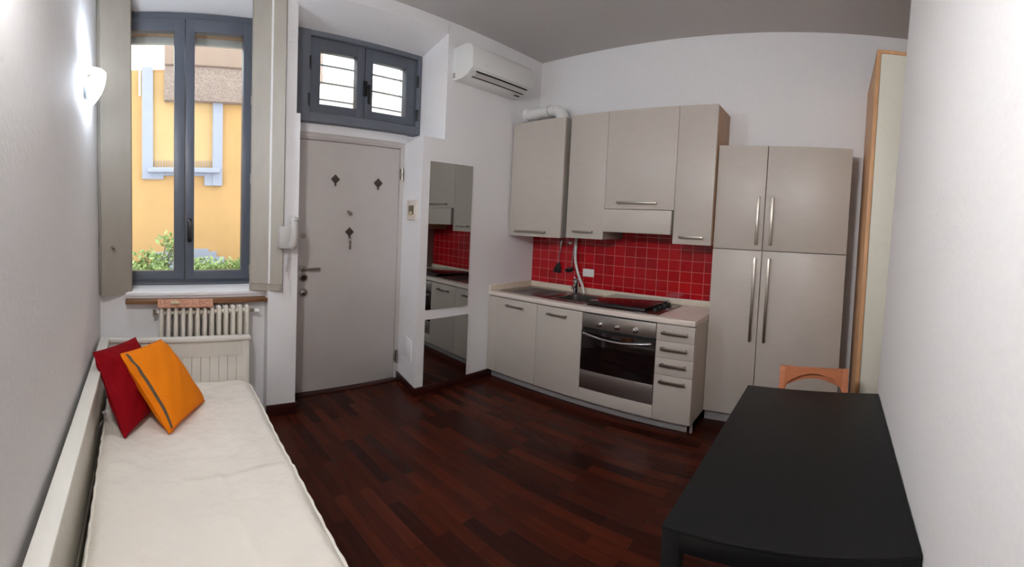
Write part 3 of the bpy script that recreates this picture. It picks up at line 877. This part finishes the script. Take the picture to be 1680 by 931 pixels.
t = base_unit('taupe base cabinet under the drainboard next to the mirror wall', 2.122, YM - 0.002, (2.122, 2.562), (2.253, 2.439))
obj('filler_strip', one(front, XB + 0.002, 2.562, YM - 0.002, ZP + 0.002, ZT - 0.008), 'cabinet', t)
base_unit('taupe base cabinet under the sink beside the oven', 1.700, 2.122, (1.700, 2.122), (1.831, 2.013))
# oven housing, oven
OY0, OY1 = 1.116, 1.700
t = thing('oven_housing', 'taupe cabinet housing the built-in oven', 'cabinet', ((XB + XK) / 2, (OY0 + OY1) / 2, ZP))
bm = new(); box(bm, XB + 0.021, XK - 0.004, OY0 + 0.001, OY0 + 0.010, ZP, ZT); box(bm, XB + 0.021, XK - 0.004, OY1 - 0.010, OY1 - 0.001, ZP, ZT); box(bm, XB + 0.021, XK - 0.004, OY0 + 0.009, OY1 - 0.009, ZP, 0.172)
obj('carcass', bm, 'carcass', t)
obj('bottom_panel', one(front, XB, OY0, OY1, ZP + 0.002, 0.186), 'cabinet', t)
ov = thing('oven', 'stainless built-in oven with dark glass door', 'oven', ((XB + XK) / 2, (OY0 + OY1) / 2, 0.188))
obj('oven_body', one(box, XB + 0.022, XK - 0.09, OY0 + 0.012, OY1 - 0.012, 0.19, 0.822), 'blackmetal', ov)
obj('control_panel', one(box, XB - 0.004, XB + 0.022, OY0 + 0.003, OY1 - 0.003, 0.706, 0.822, 0.002), 'steel', ov)
obj('door_gap', one(box, XB + 0.004, XB + 0.022, OY0 + 0.006, OY1 - 0.006, 0.686, 0.706), 'dark', ov)
dd = obj('oven_door', one(box, XB - 0.006, XB + 0.022, OY0 + 0.003, OY1 - 0.003, 0.345, 0.686, 0.003), 'ovenglass', ov)
obj('door_strip', one(box, XB - 0.006, XB + 0.022, OY0 + 0.003, OY1 - 0.003, 0.192, 0.344, 0.003), 'steel', ov)
bm = new(); pts = spline([(XB - 0.006, OY1 - 0.030, 0.660), (XB - 0.030, OY1 - 0.05, 0.658), (XB - 0.045, (OY0 + OY1) / 2 + 0.1, 0.640), (XB - 0.048, (OY0 + OY1) / 2, 0.636), (XB - 0.045, (OY0 + OY1) / 2 - 0.1, 0.640), (XB - 0.030, OY0 + 0.05, 0.658), (XB - 0.006, OY0 + 0.030, 0.660)], 6)
tube(bm, pts, 0.0105, 12); obj('door_handle', bm, 'chrome', dd)
for y in (1.549, 1.408, 1.265):
    bm = new(); cyl(bm, (XB - 0.004, y, 0.748), (XB - 0.012, y, 0.748), 0.022, bev=0.002); cyl(bm, (XB - 0.010, y, 0.748), (XB - 0.030, y, 0.748), 0.016, 0.014, bev=0.003); box(bm, XB - 0.036, XB - 0.026, y - 0.004, y + 0.004, 0.731, 0.765, 0.002)
    obj('knob', bm, 'chrome', ov)
# drawer unit
du = thing('drawer_cabinet', 'taupe cabinet with three drawers over a deeper one', 'cabinet', ((XB + XK) / 2, 0.98, ZP))
bm = new(); box(bm, XB + 0.021, XK - 0.004, YR, 1.115, ZP, ZT)
obj('carcass', bm, 'cabinet', du)
for (z0, z1, hz) in ((0.697, 0.826, 0.764), (0.568, 0.697, 0.641), (0.436, 0.568, 0.517), (0.082, 0.436, 0.389)):
    dd = obj('drawer', one(front, XB, YR, OY0, z0, z1), 'cabinet', du)
    bm = new(); handle_h(bm, XB, 0.889, 1.073, hz, 0.022); obj('drawer_handle', bm, 'nickel', dd)
# plinth and end foot
bm = new(); box(bm, XB + 0.062, XB + 0.076, 0.885, YM - 0.016, 0.0, 0.078, 0.001)
pt_ = tag(obj('plinth', bm, 'plinth'), 'long grey plinth board below the base cabinets', 'plinth')
bm = new(); box(bm, XB + 0.060, XB + 0.082, 0.848, 0.864, 0.0, 0.08, 0.002)
obj('cabinet_foot', bm, 'plinth', du)
# worktop with cut-out for the sink
wt = thing('worktop', 'pale speckled kitchen worktop along the red tiles', 'worktop', ((XC + XK) / 2, (YR + YM) / 2, 0.833))
SX0, SX1, SY0, SY1 = 2.768, 3.190, 1.760, 2.585     # sink cut-out
bm = new(); za, zb = 0.833, 0.873
box(bm, XC, SX0, YR, YM - 0.001, za, zb, 0.0045)
box(bm, SX1, XK - 0.001, YR, YM - 0.001, za, zb)
box(bm, SX0 - 0.004, SX1 + 0.002, YR, SY0, za, zb)
box(bm, SX0 - 0.004, SX1 + 0.002, SY1, YM - 0.001, za, zb)
obj('counter', bm, 'worktop', wt)
bm = new(); box(bm, XK - 0.024, XK - 0.009, YR, YM - 0.001, 0.873, 0.926, 0.003); box(bm, XC + 0.01, XK - 0.02, YM - 0.017, YM - 0.001, 0.873, 0.926, 0.003)
obj('upstand', bm, 'upstand', wt)
# sink
sk = thing('sink', 'stainless steel inset sink with ridged drainboard', 'sink', (2.98, 2.17, 0.70))
bm = new(); bx0, bx1, by0, by1 = 2.815, 3.120, 1.790, 2.075
zt_ = 0.8775
box(bm, SX0 - 0.014, bx0, SY0 - 0.014, SY1 + 0.014, 0.8735, zt_, 0.0015); box(bm, bx1, SX1 + 0.014, SY0 - 0.014, SY1 + 0.014, 0.8735, zt_, 0.0015)
box(bm, bx0, bx1, SY0 - 0.014, by0, 0.8735, zt_, 0.0008); box(bm, bx0, bx1, by1, SY1 + 0.014, 0.8735, zt_, 0.0008)
obj('rim', bm, 'sinksteel', sk)
bm = new()
def rr(x0, x1, y0, y1, z, r, n=6):
    out = []
    for cx_, cy_, a0 in ((x1 - r, y1 - r, 0), (x0 + r, y1 - r, PI / 2), (x0 + r, y0 + r, PI), (x1 - r, y0 + r, 1.5 * PI)):
        for k in range(n + 1): out.append(Vector((cx_ + r * math.cos(a0 + k * PI / 2 / n), cy_ + r * math.sin(a0 + k * PI / 2 / n), z)))
    return out
rings = [[bm.verts.new(p) for p in rr(bx0 - 0.004 + i_, bx1 + 0.004 - i_, by0 - 0.004 + i_, by1 + 0.004 - i_, z_, 0.05)] for (i_, z_) in ((0, 0.8765), (0.008, 0.868), (0.016, 0.76), (0.045, 0.728), (0.10, 0.725))]
for a_, b_ in zip(rings, rings[1:]):
    for k in range(len(a_)): bm.faces.new((a_[k], a_[(k + 1) % len(a_)], b_[(k + 1) % len(a_)], b_[k]))
bm.faces.new(rings[-1])
bmesh.ops.recalc_face_normals(bm, faces=bm.faces[:])
bmesh.ops.solidify(bm, geom=bm.faces[:], thickness=0.002)
obj('bowl', bm, 'sinksteel', sk)
bm = new()
for k in range(9): box(bm, 2.84 + k * 0.033, 2.848 + k * 0.033, 2.13, 2.50, zt_ - 0.001, zt_ + 0.004, 0.002)
obj('drain_ridges', bm, 'sinksteel', sk)
obj('drain_plug', one(cyl, (2.965, 1.93, 0.7255), (2.965, 1.93, 0.732), 0.035, bev=0.002), 'chrome', sk)
# tap
tp = thing('tap', 'chrome single-lever tap behind the sink bowl', 'tap', (3.155, 2.075, 0.8775))
bm = new(); lathe(bm, [(0.031, 0), (0.031, 0.006), (0.025, 0.012), (0.025, 0.100), (0.026, 0.104), (0.026, 0.112)], (3.155, 2.075, 0.8775)); obj('body', bm, 'chrome', tp)
bm = new(); tube(bm, spline([(3.155, 2.075, 0.945), (3.10, 2.055, 0.965), (3.04, 2.03, 0.962), (3.025, 2.025, 0.945)], 6), 0.0105, 12); obj('spout', bm, 'chrome', tp)
bm = new(); lathe(bm, [(0.026, 0), (0.026, 0.018), (0.016, 0.028), (0.004, 0.030)], (3.155, 2.075, 0.990)); tube(bm, [(3.155, 2.075, 1.008), (3.12, 2.062, 1.030), (3.09, 2.05, 1.040)], 0.006, 10); obj('lever', bm, 'chrome', tp)
# white hose
bm = new(); tube(bm, spline([(3.235, 2.150, 1.50), (3.235, 2.148, 1.36), (3.240, 2.150, 1.20), (3.235, 2.110, 1.06), (3.205, 2.040, 0.95), (3.180, 2.005, 0.880)], 8), 0.0115, 12)
tag(obj('water_hose', bm, 'whiteplastic'), 'white hose hanging from the cabinet down to the sink', 'hose')
# socket
so_ = thing('wall_socket', 'white blank socket plate on the red tiles', 'socket', (XK - 0.008, 2.02, 1.04))
obj('plate', one(box, XK - 0.017, XK - 0.008, 1.962, 2.076, 1.038, 1.116, 0.003), 'whiteplastic', so_)
for y in (1.978, 2.060):
    obj('screw', one(cyl, (XK - 0.017, y, 1.077), (XK - 0.0185, y, 1.077), 0.003), 'nickel', so_)
# hook and utensils
hk = thing('utensil_hook', 'chrome hook knob on the red tiles between the utensils', 'hook', (XK - 0.008, 2.225, 1.37))
bm = new(); cyl(bm, (XK - 0.008, 2.225, 1.372), (XK - 0.016, 2.225, 1.372), 0.020, bev=0.002); obj('base', bm, 'chrome', hk)
bm = new(); cyl(bm, (XK - 0.014, 2.222, 1.372), (XK - 0.036, 2.222, 1.372), 0.010, bev=0.003); obj('knob', bm, 'chrome', hk)
ut = thing('spatula', 'black spatula with steel handle hanging left of the hook', 'spatula', (XK - 0.02, 2.33, 1.06))
bm = new(); tube(bm, spline([(XK - 0.026, 2.305, 1.395), (XK - 0.028, 2.31, 1.35), (XK - 0.030, 2.325, 1.25), (XK - 0.028, 2.333, 1.15)], 6), 0.005, 8, )
box(bm, XK - 0.034, XK - 0.024, 2.310, 2.322, 1.30, 1.385, 0.002)
obj('handle', bm, 'chrome', ut)
bm = new(); prism(bm, [(2.318, 1.155), (2.345, 1.155), (2.372, 1.10), (2.392, 1.055), (2.305, 1.045), (2.302, 1.10)], 0, XK - 0.031, XK - 0.026, 0.001)
for k in range(3): box(bm, XK - 0.033, XK - 0.024, 2.322 + k * 0.018, 2.327 + k * 0.018, 1.07, 1.12, 0.001)
obj('blade', bm, 'blackplastic', ut)
obj('hook', one(cyl, (XK - 0.008, 2.303, 1.39), (XK - 0.032, 2.303, 1.394), 0.004, seg=10), 'nickel', ut)
ut = thing('ladle', 'black ladle with steel handle hanging right of the hook', 'ladle', (XK - 0.04, 2.18, 1.06))
bm = new(); tube(bm, spline([(XK - 0.026, 2.165, 1.395), (XK - 0.030, 2.17, 1.33), (XK - 0.034, 2.178, 1.22), (XK - 0.036, 2.183, 1.13)], 6), 0.005, 8)
obj('handle', bm, 'chrome', ut)
bm = new(); lathe(bm, [(0.004, -0.030), (0.022, -0.026), (0.036, -0.012), (0.042, 0.004), (0.040, 0.006), (0.034, -0.008), (0.020, -0.022), (0.003, -0.026)], (XK - 0.052, 2.198, 1.098), Vector((-0.35, 0.25, 0.9)))
obj('bowl', bm, 'blackplastic', ut)
obj('hook', one(cyl, (XK - 0.008, 2.163, 1.39), (XK - 0.032, 2.163, 1.394), 0.004, seg=10), 'nickel', ut)
# hob with closed glass lid
hb = thing('gas_hob', 'built-in hob with closed black glass lid and knobs', 'hob', (2.98, 1.42, 0.873))
HX0, HX1 = 2.752, 3.205
obj('base_plate', one(box, HX0, HX1, 1.130, 1.712, 0.8735, 0.881, 0.003), 'hobplate', hb)
bm = new(); box(bm, 2.762, 3.195, 1.245, 1.700, 0.880, 0.893, 0.003); obj('burner_tray', bm, 'blackmetal', hb)
ld = obj('glass_lid', one(box, 2.775, 3.205, 1.232, 1.712, 0.906, 0.913, 0.002), 'hobglass', hb)
bm = new(); prism(bm, [(2.742, 0.894), (2.752, 0.886), (2.780, 0.886), (2.780, 0.914), (2.758, 0.913), (2.745, 0.907)], 1, 1.236, 1.712, 0.003)
obj('lid_edge', bm, 'blackplastic', ld)
for y in (1.25, 1.65):
    obj('lid_hinge', one(box, 3.190, 3.207, y, y + 0.04, 0.880, 0.907, 0.003), 'blackmetal', hb)
for i in range(4):
    x = 2.835 + i * 0.082
    bm = new(); cyl(bm, (x, 1.192, 0.880), (x, 1.192, 0.886), 0.024, bev=0.002); cyl(bm, (x, 1.192, 0.885), (x, 1.192, 0.905), 0.018, 0.016, bev=0.003); box(bm, x - 0.004, x + 0.004, 1.174, 1.210, 0.902, 0.911, 0.002)
    obj('knob', bm, 'blackplastic', hb)
# upper cabinets
UX, UXA = 2.930, 2.898
ZU0, ZU1 = 1.436, 2.564
def upper(label, xf, y0, y1, z0, z1, hy, hz, side='carcass', sidemat2=None):
    t = thing('wall_cabinet', label, 'cabinet', ((xf + XK) / 2, (y0 + y1) / 2, z0))
    obj('carcass', one(box, xf + 0.021, XK - 0.001 if z0 > 1.51 else XK - 0.009, y0 + 0.001, y1 - 0.001, z0, z1, 0.001), side, t)
    dd = obj('cabinet_door', one(front, xf, y0, y1, z0 - 0.004, z1 + 0.003), 'cabinet', t)
    bm = new(); handle_h(bm, xf, hy[0], hy[1], hz); obj('door_handle', bm, 'nickel', dd)
    return t
upper('taupe wall cabinet below the white duct, protruding furthest', UXA, 2.084, YM - 0.016, 1.428, 2.552, (2.230, 2.560), 1.472, side='carcass')
upper('narrow taupe wall cabinet above the sink, left of the hood', UX, 1.706, 2.052, ZU0, ZU1, (1.792, 1.975), 1.497)
upper('wide taupe wall cabinet above the cooker hood', UX, 1.136, 1.706, 1.712, ZU1, (1.262, 1.591), 1.764)
upper('narrow taupe wall cabinet beside the tall units, right of the hood', UX, YR + 0.004, 1.136, ZU0, ZU1, (0.903, 1.083), 1.493, side='woodside')
hd = thing('cooker_hood', 'taupe-fronted cooker hood above the hob', 'hood', (3.1, 1.42, 1.505))
obj('hood_front', one(box, UX - 0.030, UX - 0.012, 1.142, 1.700, 1.506, 1.704, 0.002), 'cabinet', hd)
obj('hood_body', one(box, UX - 0.012, XK - 0.009, 1.142, 1.700, 1.520, 1.704, 0.002), 'carcass', hd)
obj('grease_filter', one(box, UX + 0.02, XK - 0.05, 1.17, 1.67, 1.512, 1.520, 0.001), 'steel', hd)
# duct above the first cabinet
dc = thing('exhaust_duct', 'white round exhaust duct on top of the corner cabinet', 'duct', (3.09, 2.45, 2.553))
bm = new(); tube(bm, [(3.09, 2.640, 2.688), (3.09, 2.52, 2.692)] + spline([(3.09, 2.40, 2.695), (3.09, 2.335, 2.690), (3.09, 2.285, 2.664), (3.09, 2.262, 2.615), (3.09, 2.258, 2.553)], 6), 0.056, 24)
obj('pipe', bm, 'whiteplastic', dc)
bm = new(); cyl(bm, (3.09, YM - 0.001, 2.687), (3.09, YM - 0.022, 2.688), 0.070, 0.062, seg=28, bev=0.004); obj('wall_collar', bm, 'whiteplastic', dc)
bm = new(); cyl(bm, (3.09, 2.395, 2.695), (3.09, 2.385, 2.695), 0.060, seg=28); cyl(bm, (3.028, 2.33, 2.70), (3.036, 2.33, 2.70), 0.004, seg=8); obj('clamp', bm, 'greyplastic', dc)
# tall units
def tall(label, y0, y1, hys, side='carcass'):
    t = thing('tall_cabinet', label, 'cabinet', ((XT + XK) / 2, (y0 + y1) / 2, 0.0))
    obj('carcass', one(box, XT + 0.021, XK - 0.001, y0, y1 - 0.001, 0.085, 2.246, 0.001), side, t)
    obj('plinth', one(box, XT + 0.045, XT + 0.06, y0 + 0.002, y1 - 0.002, 0, 0.085), 'plinth', t)
    for (z0, z1, h0, h1) in ((0.088, 1.413, 0.693, 1.361), (1.417, 2.248, 1.458, 1.846)):
        dd = obj('cabinet_door', one(front, XT, y0, y1, z0, z1), 'cabinet', t)
        bm = new(); handle_v(bm, XT, hys, h0, h1); obj('door_handle', bm, 'nickel', dd)
tall('narrow tall taupe cupboard between worktop and wide tall cupboard', 0.496, YR - 0.001, 0.539)
tall('wide tall taupe cupboard beside the wooden wardrobe', -0.079, 0.494, 0.442)
# wardrobe
WX = 2.50
wd = thing('wardrobe', 'tall wardrobe with oak edges and cream front', 'wardrobe', (2.88, -0.63, 0))
obj('side_panel', one(box, WX, XK - 0.002, -0.188, -0.165, 0.0, 2.800, 0.001), 'oak', wd)
obj('side_panel', one(box, WX, XK - 0.002, -1.100, -1.077, 0.0, 2.800, 0.001), 'oak', wd)
obj('top_panel', one(box, WX, XK - 0.002, -1.077, -0.188, 2.778, 2.800, 0.001), 'oak', wd)
obj('back_panel', one(box, XK - 0.012, XK - 0.004, -1.077, -0.188, 0.0, 2.778), 'oak', wd)
obj('sliding_door', one(box, WX + 0.004, WX + 0.024, -0.640, -0.190, 0.06, 2.776, 0.002), 'wardrobe', wd)
obj('sliding_door', one(box, WX + 0.030, WX + 0.050, -1.075, -0.620, 0.06, 2.776, 0.002), 'wardrobe', wd)
obj('base_panel', one(box, WX + 0.004, XK - 0.012, -1.077, -0.188, 0.0, 0.055), 'oak', wd)

# ------------------------------------------------------------------ table and chair
tb = thing('dining_table', 'black rectangular table along the right wall', 'table', (1.47, 0.055, 0))
TX0, TX1, TY0, TY1, TZ = 0.963, 1.990, -0.237, 0.356, 0.742
obj('tabletop', one(box, TX0, TX1, TY0, TY1, TZ - 0.010, TZ, 0.0015), 'black', tb)
bm = new(); a = 0.045
box(bm, TX0 + 0.001, TX0 + 0.021, TY0 + a, TY1 - a, TZ - 0.062, TZ - 0.0105, 0.001); box(bm, TX1 - 0.021, TX1 - 0.001, TY0 + a, TY1 - a, TZ - 0.062, TZ - 0.0105, 0.001)
box(bm, TX0 + a, TX1 - a, TY0 + 0.001, TY0 + 0.021, TZ - 0.062, TZ - 0.0105, 0.001); box(bm, TX0 + a, TX1 - a, TY1 - 0.021, TY1 - 0.001, TZ - 0.062, TZ - 0.0105, 0.001)
obj('apron', bm, 'blackmetal', tb)
for x in (TX0 + 0.001, TX1 - a - 0.001):
    for y in (TY0 + 0.001, TY1 - a - 0.001):
        obj('leg', one(box, x, x + a, y, y + a, 0, TZ - 0.0105, 0.002), 'blackmetal', tb)
ch = thing('dining_chair', 'orange-brown wooden chair pushed under the far table end', 'chair', (1.97, 0.06, 0))
CY0, CY1 = -0.106, 0.230
CX = 2.15
for s, y in ((0, CY0), (1, CY1 - 0.030)):
    bm = new(); prism(bm, [(CX - 0.012, 0), (CX + 0.022, 0), (CX + 0.012, 0.43), (CX + 0.018, 0.808), (CX - 0.010, 0.808), (CX - 0.022, 0.43)], 1, y, y + 0.030, 0.003)
    obj('rear_leg', bm, 'beech', ch)
    obj('front_leg', one(box, CX - 0.385, CX - 0.350, y, y + 0.032, 0, 0.425, 0.003), 'beech', ch)
ya, yb = CY0 + 0.029, CY1 - 0.029
arch = []
for i in range(17):
    t_ = i / 16
    arch.append((yb - 0.004 - (yb - ya - 0.008) * t_, 0.712 + 0.066 * math.sin(PI * t_) ** 0.8))
bm = new(); prism(bm, [(ya, 0.806), (ya, 0.690), (ya + 0.004, 0.690)] + arch[::-1][1:-1] + [(yb - 0.004, 0.690), (yb, 0.690), (yb, 0.806)], 0, CX - 0.010, CX + 0.016, 0.0)
obj('top_rail', bm, 'beech', ch)
lo = [(ya + (yb - ya) * i / 16, 0.690 + 0.052 * math.sin(PI * i / 16) ** 0.9) for i in range(17)]
hi = [(ya + (yb - ya) * i / 16, 0.716 + 0.070 * math.sin(PI * i / 16) ** 0.8) for i in range(17)]
obj('curved_slat', one(prism, lo + hi[::-1], 0, CX + 0.0165, CX + 0.028), 'beech', ch)
obj('back_slat', one(box, CX - 0.010, CX + 0.008, ya, yb, 0.55, 0.60, 0.003), 'beech', ch)
obj('seat', one(box, CX - 0.40, CX - 0.024, CY0 - 0.012, CY1 + 0.012, 0.425, 0.447, 0.008), 'beech', ch)
bm = new(); box(bm, CX - 0.36, CX - 0.01, CY0 + 0.006, CY0 + 0.024, 0.37, 0.424); box(bm, CX - 0.36, CX - 0.01, CY1 - 0.024, CY1 - 0.006, 0.37, 0.424); box(bm, CX - 0.378, CX - 0.36, CY0 + 0.02, CY1 - 0.02, 0.37, 0.424)
obj('seat_frame', bm, 'beech', ch)
for y in (CY0 + 0.006, CY1 - 0.022):
    obj('stretcher', one(box, CX - 0.36, CX - 0.01, y, y + 0.016, 0.17, 0.195, 0.003), 'beech', ch)

# ------------------------------------------------------------------ courtyard outside the window
FY = 6.5
struct('ground', one(box, -8, 12, 3.45, 12, -0.25, -0.15), 'paving', label='pale paved courtyard outside the window', cat='ground')
struct('wall_sky_block', one(box, -7, 11, 3.0, 3.40, ZC + 0.13, 10.0), 'cream', label='unseen upper storeys above the room, added to shade the yellow house', cat='wall')  # unseen wall, added to keep sky light off the house opposite
bh = thing('house', 'yellow house with lavender window surround across the courtyard', 'house', (1.0, FY, -0.15))
obj('facade_wall', one(prism, [(-3.2, -0.15), (2.35, -0.15), (2.35, 4.75), (0.36, 4.75), (0.36, 4.0), (-3.2, 3.9)], 1, FY, FY + 0.35), 'facade', bh)
obj('window_niche', one(box, 0.17, 1.04, FY - 0.004, FY + 0.002, 2.36, 3.95), 'facadelight', bh)
bm = new()
box(bm, 0.010, 0.168, FY - 0.06, FY, 2.20, 4.02); box(bm, 1.04, 1.182, FY - 0.06, FY, 2.08, 3.9); box(bm, 0.010, 0.32, FY - 0.05, FY, 2.18, 2.30); box(bm, 0.92, 1.182, FY - 0.05, FY, 2.08, 2.30)
box(bm, 0.168, 1.04, FY - 0.045, FY, 2.24, 2.36)
box(bm, 0.09, 1.13, FY - 0.16, FY - 0.04, 2.285, 2.365, 0.01)
obj('window_surround', bm, 'trim', bh)
bm = new()
for i in range(22): box(bm, 0.19 + i * 0.039, 0.196 + i * 0.039, FY - 0.02, FY - 0.012, 2.365, 2.50)
obj('window_grille', bm, 'trim', bh)
obj('balcony', one(box, 0.33, 2.35, FY - 0.14, FY, 3.46, 4.02, 0.02), 'roughcast', bh)
obj('balcony_parapet', one(box, 0.33, 2.35, FY - 0.18, FY, 4.02, 4.60, 0.02), 'pinkplaster', bh)
bm = new(); prism(bm, [(0.15, 0.3), (1.22, 0.3), (1.22, 0.86), (1.10, 0.86), (1.10, 0.95), (0.98, 0.95), (0.98, 1.0), (0.52, 1.0), (0.15, 0.92)], 1, FY - 0.10, FY)
obj('base_plinth', bm, 'trim', bh)
bm = new(); tube(bm, [(-0.02, FY - 0.05, 3.55), (-0.02, FY - 0.05, 4.02), (-0.05, FY - 0.05, 4.10), (-0.05, FY - 0.05, 4.5)], 0.016, 12)
obj('downpipe', bm, 'cream', bh)
b2 = thing('house', 'sunlit cream house seen through the small barred window', 'house', (5, 8.5, -0.15))
obj('facade_wall', one(box, 2.4, 11, 8.5, 8.9, -0.15, 5.0), 'cream', b2)
bm = new()
for z in (3.2, 4.2, 4.9): box(bm, 2.4, 11, 8.42, 8.5, z, z + 0.12)
obj('cornice', bm, 'cream', b2)
obj('terracotta_panel', one(box, 2.6, 3.55, 8.35, 8.5, 4.7, 5.45), 'roughcast', b2)
struct('garden_bed', one(box, -2.5, 2.6, 4.7, FY - 0.11, -0.15, 0.42, 0.03), 'soil', label='raised soil bed in front of the yellow house', cat='garden bed')
def leafblob(bm, c, n, spread, size, rnd):
    for _ in range(n):
        p = Vector(c) + Vector((rnd.gauss(0, spread[0]), rnd.gauss(0, spread[1]), rnd.gauss(0, spread[2])))
        a, el = rnd.uniform(0, 2 * PI), rnd.uniform(-0.2, 1.2)
        dd = Vector((math.cos(a) * math.cos(el), math.sin(a) * math.cos(el), math.sin(el)))
        s = dd.cross(Vector((rnd.uniform(-1, 1), rnd.uniform(-1, 1), 1))).normalized()
        L = size * rnd.uniform(0.7, 1.3); W = L * 0.24
        nn = dd.cross(s) * L * 0.10
        v = [bm.verts.new(p), bm.verts.new(p + dd * L * 0.5 + s * W + nn), bm.verts.new(p + dd * L), bm.verts.new(p + dd * L * 0.5 - s * W + nn)]
        bm.faces.new(v)
def shrub(label, base, stems, n, size, seed, low=None):
    rnd = random.Random(seed)
    t = thing('shrub', label, 'shrub', base)
    bs, bl_ = new(), new()
    for (dx, dy, h) in stems:
        tip = Vector(base) + Vector((dx, dy, h))
        tube(bs, spline([base, Vector(base) + Vector((dx * 0.35, dy * 0.3, h * 0.55)), tip], 5), 0.010, 6)
        leafblob(bl_, tip, n, (0.05, 0.05, 0.04), size, rnd)
    if low:
        for i in range(low[0]):
            leafblob(bl_, (rnd.uniform(low[1], low[2]), base[1] + rnd.uniform(-0.15, 0.15), base[2] + rnd.uniform(low[3] - 0.22, low[3])), 8, (0.05, 0.05, 0.03), size * 0.9, rnd)
    obj('stem', bs, 'stem', t)
    obj('foliage', bl_, 'leaf', t, smooth=False)
    return t
shrub('leafy green shrub outside the left window leaf', (0.20, 5.55, 0.42), [(-0.17, 0.0, 0.53), (-0.05, 0.1, 0.52), (0.05, 0.0, 0.48), (0.12, -0.05, 0.78), (0.20, 0.05, 0.70), (0.26, 0.0, 0.58), (0.0, -0.1, 0.36), (0.20, 0.1, 0.62)], 34, 0.10, 11, low=(55, -0.20, 0.36, 0.42))
shrub('low green hedge outside the right window leaf', (0.92, 5.50, 0.42), [(0.38, 0, 0.40), (0.30, 0.0, 0.42)], 16, 0.08, 12, low=(150, 0.56, 1.46, 0.46))
# sets of alike things
for pre, grp in (('wall_cabinet', 'wall cabinets above the worktop'), ('base_cabinet', 'base cabinets below the worktop'), ('tall_cabinet', 'tall cupboards beside the worktop'),
                 ('cushion', 'cushions on the daybed'), ('window_shutter', 'inner shutters of the tall window'), ('wall_mirror_panel', 'mirror panels on the wall'),
                 ('wall_lamp', 'wall lamps on the left wall'), ('shrub', 'shrubs outside the tall window')):
    for o in list(C.objects):
        if o.parent is None and o.name.split('.')[0] == pre:
            o['group'] = grp
